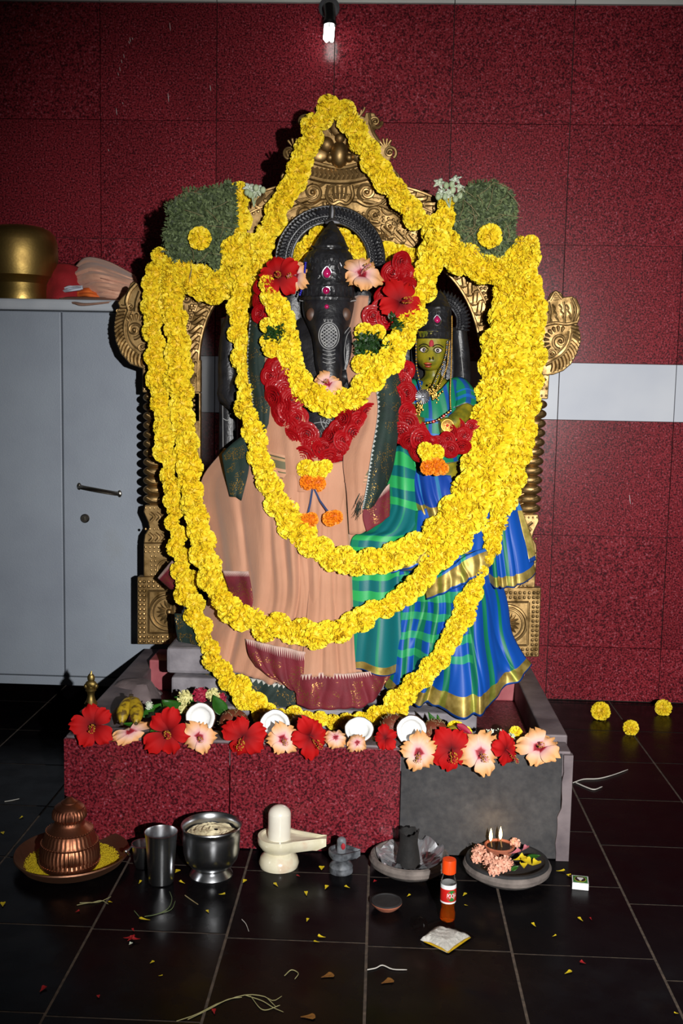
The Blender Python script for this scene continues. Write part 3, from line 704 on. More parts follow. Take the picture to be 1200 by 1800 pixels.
# halo
b = MB(); band_ring(b, 580, 458, 3.05, 68, 95, -.12, PI+.10, .045, 70, 46, True); hl = build(b, 'halo', 'idol_stone', gan)
b = MB(); b.tube([at(583,362,3.035), at(584,372,3.035), at(583,386,3.03)], [.006, .009, .007], 10); b.tube([at(572,391,3.03), at(583,388,3.025), at(596,391,3.03)], [.006, .009, .006], 8); build(b, 'halo_clasp', 'silver', hl)
# ears, body and arms (mostly under cloth and garlands)
for sx in (-1, 1):
    b = MB(); loft(b, [(577+sx*56,505,10,.012,3.0),(577+sx*64,530,22,.014,3.0),(577+sx*66,560,25,.014,3.0),(577+sx*58,590,16,.012,3.0)], 18)
    build(b, 'ear', 'idol_stone', gan)
b = MB(); loft(b, [(577,560,50,.05,3.0),(577,590,88,.075,3.0),(577,630,95,.09,2.995),(577,690,82,.105,2.985),(575,740,78,.115,2.97),(573,790,86,.125,2.96),(573,850,105,.135,2.96),(573,950,120,.14,2.97),(573,1110,120,.15,2.99)], 36); body = build(b, 'body', 'idol_stone', gan); BT = tree(b)
b = MB()
sline(b, BT, [(552,744),(566,742),(580,745)], .7); sline(b, BT, [(575,735),(583,740),(588,750),(592,762)], .8); sline(b, BT, [(563,735),(566,748),(576,762),(584,764)], .8)
for x in (570, 575, 580): sline(b, BT, [(x, 738), (x-2, 742), (x+3, 746), (x+1, 751)], .6, 8)
for k in range(4): sline(b, BT, [(556+7*k, 757), (560+8*k, 772), (560+9*k, 790)], .35, 8)
build(b, 'carved_line', 'idol_line', body)
b = MB(); b.tube(path([(505,600,2.99),(450,640,3.01),(412,700,3.02),(404,660,3.03),(408,590,3.04),(425,545,3.04)], 24), [.045]*7+[.04]*6+[.034]*12, 16); arm = build(b, 'arm', 'idol_stone', gan)
b = MB(); b.tube(path([(650,600,2.99),(690,640,3.01),(720,690,3.03),(716,640,3.05),(705,590,3.06)], 20), .036, 16); build(b, 'arm', 'idol_stone', gan)
b = MB(); loft(b, [(412,560,24,.02,3.06),(404,620,16,.02,3.06),(402,720,17,.02,3.06),(402,850,18,.02,3.06)], 16); sl = build(b, 'back_slab', 'idol_stone', gan); ST = tree(b)
b = MB()
for y in (575, 588, 601, 640, 652, 664, 700, 712, 735): sline(b, ST, [(391,y),(399,y+4),(407,y),(412,y+3)], .7, 8)
for x in (393, 410): sline(b, ST, [(x,570),(x-2,640),(x-1,790)], .7, 14)
for k in range(5): sline(b, ST, [(394,610+9*k),(410,618+9*k)], .6, 3)
build(b, 'carved_line', 'idol_line', sl)
# blue bead string at the crown
b = MB()
for x, y in even([(537,462),(535,480),(531,505),(527,518)], 3.6): b.ell(at(x, y, 2.90), .0032, 7, 5)
simple('bead_blue', '20229a', rough=.2)
tag(build(b, 'blue_bead_string', 'bead_blue', loc=at(534,490,2.90)), 'short string of blue beads hanging at the left of the tall crown', 'beads')

# --- goddess idol
god = thing('goddess_idol', 'smaller idol with turmeric yellow face and pointed black crown', 'idol', (at(762, 1190, 2.96).x, 2.99, PIN+.19))
def nose_flute(a, t): return 1
b = MB(); loft(b, [(760,584,28,.050,2.965),(759,600,28.5,.052,2.962),(758,616,28,.052,2.958),(757.5,630,26,.050,2.956),(757,640,22,.045,2.955),(757,648,15,.036,2.957),(757,653,6,.02,2.962)], 32, e=2.3)
c0 = at(757, 628, 2.90)
for v in range(len(b.v)):                                # nose and cheeks pushed out of the face
    x, y, z = b.v[v]
    if y < 2.95:
        dx = (x-at(756.5, 622, 2.91).x)/px(2.91); dz = -(z-at(757, 622, 2.91).z)/px(2.91)
        y -= .013*math.exp(-(dx/3.2)**2)*(1 if -12 < dz < 8 else 0)*max(0, min(1, (dz+14)/16))
        y -= .005*math.exp(-((dz-13)/5)**2-(dx/8)**2)
        b.v[v] = (x, y, z)
face = build(b, 'face', 'turmeric', god); FT = tree(b)
def spot(x, y, rx, ry, mat, name, parent, d=.0025, T=None):
    s = px(2.91); b = MB(); b.ell(surf(T or FT, x, y), (rx*s, d, ry*s), 16, 8); return build(b, name, mat, parent)
for x, y in ((745, 615), (769, 616)):
    e_ = spot(x, y, 6.8, 4.0, 'eye_white', 'eye', face, .003)
    b = MB(); s = px(2.91); c = surf(FT, x, y, .0022); b.ell(c, (3.1*s, .002, 3.1*s), 12, 8); build(b, 'pupil', 'eye_dark', face)
    b = MB(); sline(b, FT, [(x-8, y-1), (x-4, y-5), (x+2, y-5.5), (x+8, y-1)], .8, 10, .001); sline(b, FT, [(x-8, y), (x-2, y+4.5), (x+4, y+4), (x+8, y)], .6, 10, .001); sline(b, FT, [(x-9, y-6), (x-3, y-10), (x+4, y-9.5), (x+10, y-5)], .9, 10, .001); build(b, 'kohl_line', 'eye_dark', face)
spot(752, 639, 7, 2.2, 'lip_red', 'lip', face, .004); spot(752.5, 644, 6, 2.2, 'lip_red', 'lip', face, .004)
b = MB(); sline(b, FT, [(746,641),(752,642),(759,641)], .7, 8, .0015); sline(b, FT, [(755,628),(755,633)], 1.3, 3, .0); sline(b, FT, [(760,627),(761,632)], 1.3, 3, .0); build(b, 'mouth_line', 'eye_dark', face)
spot(758, 605, 4.2, 7.5, 'kumkum', 'forehead_mark', face, .0025)
b = MB(); loft(b, [(760,645,15,.035,2.97),(761,660,15,.035,2.975),(763,670,28,.045,2.98),(766,682,45,.055,2.98),(767,705,48,.06,2.975),(766,740,42,.06,2.97),(766,800,48,.07,2.97),(770,900,60,.09,2.97),(775,1110,70,.1,2.98)], 30); gb = build(b, 'body', 'turmeric', god); GT = tree(b)
b = MB(); b.tube(path([(805,682,2.96),(815,700,2.94),(812,728,2.90),(795,744,2.87),(772,748,2.86)], 18), [.026]*8+[.024]*6+[.02]*5, 14); build(b, 'arm', 'turmeric', god); SLV = [path([(800,674,2.965),(812,690,2.945),(815,708,2.93),(813,722,2.915)], 10), path([(730,678,2.965),(722,700,2.94),(722,722,2.915)], 10)]; b = MB(); b.tube(path([(728,684,2.96),(722,715,2.92),(728,742,2.87),(742,748,2.86)], 12), .022, 12); build(b, 'arm', 'turmeric', god)
gc = [(772,512,3,.005,2.985),(772,518,9,.015,2.985),(771,530,16,.028,2.982),(770,538,21,.036,2.98),(769,541,24,.040,2.98),(768,546,24,.040,2.978),(766,560,27,.044,2.975),(764,574,29,.048,2.97),(763,580,30,.050,2.968),(762,582,31,.052,2.968),(761,592,32,.054,2.965),(761,597,33,.055,2.963)]
b = MB(); loft(b, gc, 40, sub=3, flute=lambda a, t: 1+(.015*math.cos(20*a) if .75 < t < .92 else 0)+(.02*math.cos(8*a) if .45 < t < .62 else 0)); gcr = build(b, 'crown', 'idol_carved', god); T = tree(b)
b = MB(); drop(b, T, 768, 563, 5.5, 8, .005); build(b, 'jewel', 'jewel', gcr)
b = MB(); sline(b, T, [(768+7*math.cos(a)*(1-.5*max(0, -math.sin(a))**1.5), 563+9*math.sin(a)) for a in np.linspace(0, 2*PI, 15)], 1.0, 30)
for x in (764, 767, 770, 773): sline(b, T, [(x, 574), (x, 578)], .5, 3)
for x in (764, 767, 770): sline(b, T, [(x, 548), (x+1, 544)], .5, 3)
build(b, 'jewel_setting', 'silver', gcr)
b = MB()
for k in range(9): sline(b, T, [(735+6.5*k, 584), (735.5+6.5*k, 594)], 1.2, 4)
for k in range(7): sline(b, T, [(744+6.5*k-3, 556), (744+6.5*k, 549), (744+6.5*k+3, 556)], 1.0, 6)
sline(b, T, [(732,581),(747,583),(762,584),(778,583),(793,580)], 1.1, 20)
build(b, 'crown_carving', 'idol_stone', gcr)
b = MB(); band_ring(b, 770, 566, 3.04, 34, 48, -.35, PI+.3, .035, 50, 34, True)
for k in range(30):
    a = -.35 + (PI+.65)*(k+.5)/30; f = lambda r, da=0, d=0: at(770+r*math.cos(a+da), 566-r*math.sin(a+da), 3.04-d)
    b.tube([f(46), f(51, .01, .004), f(57, .03)], [.006, .0055, .001], 6)
build(b, 'halo', 'idol_stone', god)
b = MB(); loft(b, [(765,575,36,.02,3.03),(770,620,44,.025,3.025),(775,680,46,.03,3.02),(775,740,44,.03,3.02)], 20); build(b, 'hair', 'idol_stone', god)
b = MB(); loft(b, [(806,582,14,.03,3.01),(810,620,15,.03,3.01),(811,660,16,.035,3.0),(808,690,18,.035,2.995),(812,720,16,.03,2.99),(812,760,14,.03,2.98)], 16); sd = build(b, 'side_lock', 'idol_stone', god); ST = tree(b)
b = MB()
for y in (716, 722, 728): sline(b, ST, [(802,y+3),(812,y),(822,y-2)], .6, 6)
sline(b, ST, [(806,590),(812,640),(816,690)], .6, 10); build(b, 'carved_line', 'idol_line', sd)
# --- goddess' jewellery: each chain its own thing
def chain(name, label, P, r, step, mats=('gold',), cat='necklace'):
    root = thing(name, label, cat, at(*P[0])); E = even(P, step); 
    groups = {}
    for i, (x, y, Y) in enumerate(E): groups.setdefault(mats[i % len(mats)], MB()).ell(at(x, y, Y), r, 6, 5)
    for mt, b in groups.items(): tag(build(b, 'bead', mt, root), kind='stuff')
    b = MB(); b.tube([at(*e) for e in E], r*.3, 5); build(b, 'thread', mats[0], root); return root
chain('gold_chain', 'long gold bead chain falling from the goddess crown past her cheek', [(794,556,2.93),(794,590,2.915),(793,640,2.90),(791,690,2.885),(792,722,2.87)], .0023, 2.6)
chain('black_bead_chain', 'black bead chain looping from the goddess crown to her chest', [(786,600,2.92),(783,625,2.905),(774,650,2.895),(758,685,2.885),(752,695,2.88)], .0026, 3.0, ('bead_black', 'bead_black', 'gold'))
chain('gold_chain', 'short gold chain beside the goddess face ending at the pendant', [(790,600,2.92),(786,640,2.905),(776,668,2.895),(765,690,2.88)], .0026, 3.0)
chain('black_bead_chain', 'thin dark bead chain along the left cheek of the goddess', [(731,598,2.92),(731,620,2.91),(732,645,2.90),(736,665,2.89),(742,690,2.88)], .0026, 3.0, ('bead_black', 'gold'))
chain('waist_chain', 'red and black bead belt with gold bars around the goddess waist', [(731,728,2.865),(738,743,2.855),(752,743,2.85),(768,739,2.85),(780,731,2.85),(792,722,2.86)], .0042, 5.2, ('bead_red', 'bead_black', 'gold', 'bead_black'), 'belt')
pn = thing('silver_pendant', 'silver starburst pendant with gold flakes on the goddess chest', 'pendant', at(743, 697, 2.87))
b = MB(); c = at(743, 697, 2.872); s = px(2.87)
for k in range(22):
    a = 2*PI*k/22; d = Vector((math.cos(a), 0, math.sin(a))); b.tube([c+d*2*s, c+d*10*s, c+d*13*s], [.0012, .0016, .0022], 5)
b.ell(c, (3*s, .003, 3*s)); b.tube([c+Vector((math.cos(a), 0, math.sin(a)))*9*s for a in np.linspace(0, 2*PI, 25)[:-1]], .0012, 5, closed=True); build(b, 'starburst', 'silver', pn)
b = MB()
for k in range(110):
    if k < 60: x, y = 762+rnd.gauss(0, 6), 692+rnd.gauss(0, 6)
    else: x, y = 737+rnd.gauss(0, 4), 718+rnd.gauss(0, 8)
    b.ell(at(x, y, 2.874+rnd.uniform(-.003, .003)), (rnd.uniform(.002, .004), .0015, rnd.uniform(.002, .004)), 6, 4)
build(b, 'gold_flake', 'gold', pn)
md = thing('gold_medallion', 'round gold medallion with a red stone on the goddess belt', 'medallion', at(786, 748, 2.84))
c = at(786, 748, 2.842); Mx = Matrix.Rotation(PI/2, 3, 'X')
b = MB().lathe([(.0, .002), (.010, .002), (.015, .004), (.017, .004), (.018, 0), (.016, -.003), (0, -.003)], 28, c, M=Mx); build(b, 'disc', 'gold', md)
b = MB(); b.ell(c+Vector((0, -.004, 0)), (.004, .003, .004)); 
for k in range(6): b.ell(c+Vector((.0065*math.cos(k*PI/3), -.003, .0065*math.sin(k*PI/3))), .0018, 6, 5)
build(b, 'red_stone', 'bead_red', md)
# ---------------------------------------------------------------- clothes of the idols
m = NT('dhoti'); u, v_ = uv_sep(m); v = m.coord()
m.col(m.ramp(m.noise(v, 9, 4), [(.3, 'ae7c60'), (.7, 'bc8a6e')])); m.set(rough=.85, sheen=.25); m.bump(m.noise(m.coord(scale=(1, 1, .15)), 260, 2), .2, .003)
def border(name, base, base2, gold, tooth, nt=30, tv=.16, edge='v', dens=.58):
    m = NT(name); u, v_ = uv_sep(m); c = m.coord()
    if edge == 'u': u, v_ = v_, u
    n = m.noise(c, 300, 2); big = m.noise(c, 26, 1)
    mot = m.math('MULTIPLY', m.math('GREATER_THAN', n, dens), m.math('GREATER_THAN', big, .5))
    inb = m.math('MULTIPLY', m.math('GREATER_THAN', v_, tv+.08), m.math('LESS_THAN', v_, .93))
    f = m.math('MULTIPLY', mot, inb)
    col = m.mix(f, m.ramp(m.noise(c, 14), [(.35, base), (.65, base2)]), gold)
    tri = m.math('ABSOLUTE', m.math('SUBTRACT', m.math('MULTIPLY', m.math('FRACT', m.math('MULTIPLY', u, nt)), 2), 1))
    tm = m.math('LESS_THAN', m.math('DIVIDE', v_, tv), tri)
    m.col(m.mix(tm, col, tooth)); m.set(rough=m.math('SUBTRACT', .75, m.math('MULTIPLY', f, .35)), metal=m.math('MULTIPLY', f, .7)); m.bump(m.noise(c, 220, 2), .2, .003)
border('border_maroon', '5c0f1c', '741a28', '9a7038', 'c8aca0', 34)
border('border_green', '10201c', '1a2f28', 'b08840', 'b8b8b0', 30)
border('border_green_side', '10201c', '1a2f28', 'a8843c', 'b0b4b0', 40, .12, 'u', .60)
border('border_green_plain', '10211d', '1a3029', 'a8843c', '16281f', 8, .01, 'u', .56)
m = NT('waist_stripe'); u, v_ = uv_sep(m); f = m.math('FRACT', m.math('MULTIPLY', v_, 1.0))
m.col(m.ramp(v_, [(0, 'c09072'), (.10, 'c09072'), (.11, '57523a'), (.16, '57523a'), (.17, 'b08a62'), (.26, 'b08a62'), (.27, '66624a'), (.55, '66624a'), (.56, 'c09072'), (.66, 'c09072'), (.67, '6a6244'), (.71, '6a6244'), (.72, 'c09072'), (.88, 'c09072'), (.89, '6a5a40'), (.93, 'c09072')], 'CONSTANT')); m.set(rough=.85)
def silk(name, base, alt, us, vs, mixc, hem=.9, hem_edge='v', umax=1):
    """checked silk: u and v stripe lists of (start, end); hem from v=hem is gold with a thin coloured edge"""
    m = NT(name); u, v_ = uv_sep(m); c = m.coord()
    def stripes(x, L):
        t = None
        for a, b_ in L:
            k = m.math('MULTIPLY', m.math('GREATER_THAN', x, a), m.math('LESS_THAN', x, b_)); t = k if t is None else m.math('MAXIMUM', t, k)
        return t if t is not None else 0.0
    su, sv = stripes(u, us), stripes(v_, vs)
    col = m.mix(su, base, alt)
    if vs: col = m.mix(m.math('MULTIPLY', sv if umax >= 1 else m.math('MULTIPLY', sv, m.math('LESS_THAN', u, umax)), .75), col, mixc)
    gold = m.ramp(m.noise(m.coord(scale=(1, 1, 1)), 45, 3), [(.35, '8a7434'), (.65, 'b8a058')])
    gold = m.mix(m.math('MULTIPLY', su, .45), gold, '7f9a30')
    hx = u if hem_edge == 'u' else v_
    hm = m.math('GREATER_THAN', hx, hem); ed = m.math('GREATER_THAN', hx, hem+(1-hem)*.88)
    col = m.mix(hm, col, gold); col = m.mix(ed, col, '1c4a9a')
    m.col(col); m.set(rough=.5, spec=.35, metal=m.math('MULTIPLY', hm, .55)); m.bump(m.noise(c, 300, 2), .08, .002); return m.m
BL, GR, LG, TE = '0c4aa4', '0e6e50', '2c9e54', '0c6468'
silk('silk_skirt', BL, GR, [(0, .05), (.10, .15), (.20, .26), (.31, .35), (.42, .46), (.60, .64), (.72, .76), (.88, .91)], [(.05, .12), (.18, .24), (.31, .36), (.44, .49), (.56, .61)], LG, .83, umax=.62)
silk('silk_pallu', TE, '147e5e', [(0, .16), (.55, .6)], [(.02, .07), (.11, .16), (.20, .235), (.46, .50), (.53, .57), (.60, .64), (.67, .70)], '2fae52', .93)
silk('silk_flounce', BL, GR, [(.12, .2), (.42, .5)], [], LG, .88)
silk('silk_blouse', '0e7452', '124890', [(.04, .10), (.32, .37), (.60, .66), (.78, .86)], [(.42, .47), (.60, .72)], '1a60b8', .99)
silk('silk_lap', '123e96', '1a6a9a', [(.3, .36), (.7, .76)], [], LG, .72)
silk('silk_zari', '1c5aa8', '168a68', [(.2, .26), (.55, .63)], [], LG, .15)
def patch(name, rows, mat, parent, nu=60, nv=40, folds=(), thick=.003, env=None, wob=0, seed=None):
    """draped cloth through measured cross rows; folds = (count, depth m, phase, sharpness, slant)"""
    R = np.array([cat_rom([p if len(p) == 3 else p for p in r], nu) for r in rows]); V = np.array([cat_rom(R[:, i], nv) for i in range(nu+1)])
    r2 = random.Random(seed if seed is not None else len(bpy.data.meshes)); ph = [r2.uniform(0, 6) for _ in range(6)]
    RF = []
    for (c, dep, p, sh, sl) in folds:
        n = max(1, round(c*1.3))
        for k in range(n): RF.append(((k+r2.uniform(0, 1))/n, r2.uniform(.25, .6)/c, dep*r2.uniform(.5, 1.5), sl*r2.uniform(-1, 2.2)+r2.uniform(-.05, .05), r2.uniform(-.3, 1.2)))
    def fn(u, v):
        a, b_, Y = V[round(u*nu), round(v*nv)]; d = 0
        for (x0, wd, am, sl, vs) in RF:
            x = (u - x0 - sl*(v-.5) - .012*math.sin(6*v+x0*40))/wd
            if -3 < x < 3: d += am*(math.exp(-x*x) - .55*math.exp(-((x-1.25)/.45)**2))*(env(u, v) if env else 1)*(.45+.55*math.sin(vs+2.2*v))
        if wob: d += wob*(math.sin(9*u+7*v+ph[1]) + .6*math.sin(17*v-6*u+ph[2]))
        p = at(a, b_, Y); p.y -= d; p.z -= .55*d*max(0, v-.3); return p
    return build(MB().grid(fn, nu, nv), name, mat, parent, solid=thick, angle=180)
def Yf(rows, Ys): return [[(x, y, Y) for (x, y), Y in zip(r, yy)] for r, yy in zip(rows, Ys)]
dh = thing('dhoti', 'peach cotton dhoti with maroon and dark green borders wrapped round the elephant idol', 'garment', (at(520, 1215, 2.85).x, 2.86, PIN+.06))
patch('skirt', [[(395,788,2.95),(450,795,2.865),(520,805,2.815),(575,815,2.80),(640,800,2.84)],
    [(353,850,2.97),(420,850,2.85),(510,860,2.79),(575,865,2.785),(640,860,2.83)],
    [(360,940,2.96),(430,945,2.83),(515,950,2.775),(575,955,2.775),(626,950,2.82)],
    [(370,1040,2.95),(440,1045,2.81),(520,1050,2.765),(578,1055,2.76),(623,1050,2.81)],
    [(338,1110,2.93),(420,1125,2.81),(500,1140,2.77),(570,1150,2.755),(624,1140,2.80)],
    [(338,1155,2.92),(405,1178,2.81),(480,1198,2.77),(560,1202,2.755),(640,1192,2.79)]], 'dhoti', dh, 150, 60,
    [(9, .010, 0, .8, .06), (17, .004, 1, 1, -.05)], env=lambda u, v: min(1, .3+1.2*v)*(.35+.65*abs(math.sin(3*u+.4))), wob=.003)
patch('green_border', [[(312,1078,2.925),(338,1140,2.89),(398,1178,2.81),(470,1198,2.772),(534,1208,2.755)], [(307,1085,2.92),(328,1155,2.88),(390,1220,2.80),(456,1242,2.765),(514,1248,2.75)]], 'border_green', dh, 90, 8, [(6, .005, 0, 1, 0)])
patch('green_side', [[(307,1078,2.925),(352,1080,2.90)], [(312,1120,2.91),(352,1120,2.87)], [(330,1158,2.88),(400,1185,2.80)]], 'border_green_plain', dh, 20, 16, [(2, .004, 0, 1, 0)])
patch('maroon_border', [[(432,1122,2.785),(470,1132,2.755),(510,1140,2.745),(545,1148,2.738)], [(437,1150,2.775),(475,1178,2.75),(515,1195,2.74),(548,1195,2.732)], [(450,1172,2.77),(490,1197,2.745),(520,1218,2.735),(530,1240,2.73)]], 'border_maroon', dh, 60, 20, [(4, .005, 0, 1, .1)])
patch('pleat_panel', [[(556,860,2.80),(578,862,2.79),(606,862,2.805)], [(550,950,2.785),(576,955,2.772),(614,952,2.795)], [(542,1050,2.762),(576,1055,2.752),(620,1052,2.785)], [(536,1120,2.748),(575,1125,2.738),(622,1125,2.76)], [(528,1188,2.738),(575,1186,2.728),(626,1184,2.745)]], 'dhoti', dh, 70, 50, [(4.5, .010, 0, .7, .03)], env=lambda u, v: .15+.85*v)
patch('maroon_border', [[(522,1186,2.738),(560,1182,2.728),(600,1184,2.726),(628,1182,2.735),(655,1178,2.75),(690,1174,2.78)], [(520,1215,2.735),(560,1216,2.722),(605,1214,2.72),(635,1212,2.73),(662,1202,2.745),(687,1185,2.775)], [(522,1238,2.732),(558,1246,2.718),(608,1244,2.716),(640,1240,2.725),(662,1222,2.74),(683,1190,2.77)]], 'border_maroon', dh, 110, 16, [(6, .007, 1, .8, 0)])
patch('maroon_fold', [[(392,1003,2.835),(415,1004,2.82),(437,1004,2.812)], [(402,1035,2.83),(425,1035,2.81),(443,1036,2.80)], [(412,1066,2.82),(430,1068,2.805),(447,1068,2.795)]], 'border_maroon', dh, 24, 16, [(1.5, .005, 0, 1, 0)])
patch('maroon_tail', [[(277,1016,3.0),(290,1000,2.98),(303,985,2.97)], [(300,1036,2.99),(318,1028,2.95),(330,1020,2.94)]], 'border_maroon', dh, 20, 10, [(2, .006, 0, .7, 0)])
patch('green_flap', [[(390,798,2.88),(408,780,2.87),(428,765,2.86)], [(396,835,2.865),(418,828,2.845),(438,815,2.84)], [(404,872,2.85),(414,874,2.84),(424,880,2.835)]], 'border_green_plain', dh, 24, 16, [(1, .004, 0, 1, 0)])
patch('waist_band', [[(470,792,2.835),(500,800,2.812),(534,812,2.798)], [(474,838,2.828),(505,845,2.80),(538,850,2.787)]], 'waist_stripe', dh, 30, 24, [(2, .003, 0, 1, 0)])
sh = thing('shawl', 'peach shawl with wide dark green border draped over the elephant idol shoulders', 'garment', (at(560, 900, 2.82).x, 2.85, at(560, 930, 2.85).z))
patch('left_drape', [[(462,556,2.97),(482,550,2.95),(505,548,2.95)], [(456,640,2.92),(482,640,2.89),(512,645,2.87)], [(462,720,2.875),(500,725,2.845),(535,735,2.83)], [(468,800,2.84),(510,808,2.805),(560,815,2.79)], [(478,860,2.82),(515,862,2.79),(545,866,2.78)]], 'dhoti', sh, 40, 50, [(3, .005, 0, 1, .1)])
patch('left_border', [[(440,552,2.97),(455,548,2.955),(470,552,2.95)], [(434,640,2.93),(450,640,2.905),(466,645,2.90)], [(443,705,2.89),(460,705,2.87),(474,705,2.865)], [(450,770,2.87),(462,764,2.85),(472,745,2.85)]], 'border_green_side', sh, 24, 50, [(1.5, .004, 0, 1, 0)])
patch('right_drape', [[(616,524,2.97),(630,520,2.955),(648,520,2.95)], [(606,590,2.93),(622,590,2.91),(642,590,2.91)], [(610,660,2.89),(632,660,2.87),(652,655,2.87)], [(628,735,2.855),(648,728,2.84),(668,722,2.84)], [(604,800,2.81),(628,800,2.79),(654,800,2.79)], [(610,870,2.785),(628,870,2.772),(646,870,2.772)], [(614,938,2.78),(630,938,2.768),(645,932,2.77)]], 'dhoti', sh, 40, 70, [(2.5, .004, 0, 1, .05)])
patch('stripe_band', [[(606,815,2.802),(630,818,2.783),(652,818,2.783)], [(606,848,2.79),(630,850,2.772),(650,850,2.77)]], 'waist_stripe', sh, 24, 20)
patch('right_border', [[(650,636,2.87),(675,632,2.86),(702,630,2.90)], [(664,715,2.84),(684,712,2.83),(704,705,2.86)], [(652,800,2.785),(672,798,2.79),(696,785,2.83)], [(643,860,2.765),(662,860,2.77),(686,835,2.81)], [(636,895,2.76),(650,892,2.765),(664,882,2.79)]], 'border_green_side', sh, 40, 60, [(1.5, .005, 0, 1, .1)])
patch('maroon_end', [[(645,880,2.775),(665,868,2.785),(684,850,2.81)], [(637,905,2.765),(660,900,2.77),(685,886,2.80)], [(644,934,2.76),(664,922,2.77),(684,906,2.795)]], 'border_maroon', sh, 30, 20, [(2, .004, 0, 1, 0)])
b = MB()
for k in range(26):
    x = 630+rnd.uniform(-2, 10); y = 868+rnd.uniform(-4, 22); b.tube([at(x, y, 2.765), at(x-3+rnd.uniform(-5, 3), y+14, 2.757), at(x-6+rnd.uniform(-8, 3), y+26, 2.765)], [.0007, .0006, .0003], 4)
build(b, 'thread_fringe', 'border_green_plain', sh)
sa = thing('silk_saree', 'blue and green checked silk saree with gold border dressing the goddess', 'garment', (at(780, 1225, 2.82).x, 2.84, PIN+.03))
patch('skirt', [[(690,1000,2.86),(735,990,2.82),(790,975,2.80),(835,975,2.82),(872,995,2.88)], [(698,1060,2.84),(750,1060,2.80),(800,1060,2.785),(850,1050,2.80),(890,1055,2.88)], [(690,1120,2.82),(740,1125,2.785),(800,1130,2.77),(855,1120,2.79),(898,1108,2.87)], [(683,1172,2.80),(735,1190,2.77),(800,1190,2.755),(865,1182,2.775),(918,1146,2.86)], [(676,1208,2.79),(722,1230,2.765),(792,1238,2.745),(866,1226,2.765),(934,1164,2.86)]],
    'silk_skirt', sa, 170, 50, [(5, .024, .6, .75, -.08), (11, .007, 2, 1, .1)], env=lambda u, v: .25+.9*v, wob=.002)
patch('pallu', [[(686,790,2.90),(706,784,2.865),(728,806,2.87)], [(681,840,2.87),(706,845,2.835),(736,850,2.85)], [(680,890,2.85),(706,895,2.82),(734,905,2.83)], [(648,932,2.815),(690,930,2.795),(728,925,2.815)], [(618,948,2.805),(662,950,2.782),(716,950,2.80)], [(617,1010,2.80),(662,1010,2.778),(702,1005,2.80)], [(616,1080,2.79),(660,1090,2.765),(704,1082,2.79)], [(613,1146,2.78),(655,1150,2.752),(708,1152,2.78)], [(609,1172,2.775),(655,1180,2.748),(714,1186,2.775)]], 'silk_pallu', sa, 60, 90, [(2.5, .011, 0, .9, .03)], wob=.002)
patch('lap_fold', [[(714,812,2.90),(745,832,2.85),(792,836,2.85)], [(722,860,2.86),(752,872,2.825),(800,872,2.83)], [(734,905,2.84),(762,912,2.81),(806,900,2.82)]], 'silk_lap', sa, 50, 30, [(4, .008, 0, .8, .1)])
patch('lap', [[(700,905,2.86),(760,890,2.82),(830,860,2.83),(880,855,2.90)], [(690,950,2.84),(760,940,2.80),(830,920,2.82),(880,930,2.89)], [(690,1005,2.83),(760,1000,2.805),(830,985,2.82),(872,1000,2.88)]], 'silk_flounce', sa, 60, 30, [(5, .008, 0, .8, .1)])
patch('zari_ruffle', [[(668,985,2.80),(700,972,2.785),(735,955,2.78),(772,935,2.79)], [(676,1010,2.79),(706,1002,2.772),(738,990,2.768),(768,968,2.78)]], 'silk_zari', sa, 60, 14, [(5, .006, 0, .8, .05)])
patch('zari_ruffle', [[(745,1024,2.79),(785,1000,2.775),(822,975,2.78),(856,962,2.81)], [(750,1054,2.778),(785,1040,2.762),(822,1022,2.768),(862,998,2.80)]], 'silk_zari', sa, 60, 14, [(5, .008, 1, .8, .05)])
patch('flounce', [[(866,868,2.90),(888,862,2.875),(906,876,2.90)], [(858,920,2.87),(886,920,2.845),(920,916,2.89)], [(854,972,2.85),(892,976,2.83),(932,962,2.88)], [(860,1024,2.84),(898,1032,2.82),(941,1008,2.87)]], 'silk_flounce', sa, 80, 40, [(4.5, .012, 0, .8, .05)], env=lambda u, v: .2+.9*v)
patch('flounce_border', [[(905,880,2.885),(912,884,2.885)], [(914,920,2.87),(924,915,2.875)], [(924,965,2.86),(937,955,2.87)], [(930,990,2.855),(941,985,2.865)]], 'silk_zari', sa, 8, 30)
patch('blouse', [[(718,690,2.95),(745,694,2.905),(768,690,2.895),(792,668,2.915),(812,672,2.96)], [(715,722,2.94),(745,724,2.885),(775,726,2.88),(800,718,2.90),(808,716,2.95)], [(717,762,2.93),(745,768,2.875),(775,772,2.87),(802,768,2.89),(815,765,2.93)], [(716,808,2.93),(750,812,2.86),(785,815,2.855),(812,808,2.90),(822,800,2.93)]], 'silk_blouse', sa, 60, 50, [(5, .004, 0, .9, .15)])
for P in SLV:
    ax = [Vector(q) for q in P]; b = MB(); T_ = (ax[-1]-ax[0]).normalized(); U_ = T_.orthogonal().normalized(); W_ = T_.cross(U_)
    b.grid(lambda u, v: ax[round(v*10)] + (U_*math.cos(2*PI*u)+W_*math.sin(2*PI*u))*(.030+.004*v+.003*math.sin(5*2*PI*u)*v), 30, 10); build(b, 'sleeve', 'silk_blouse', sa, angle=180, solid=.002)
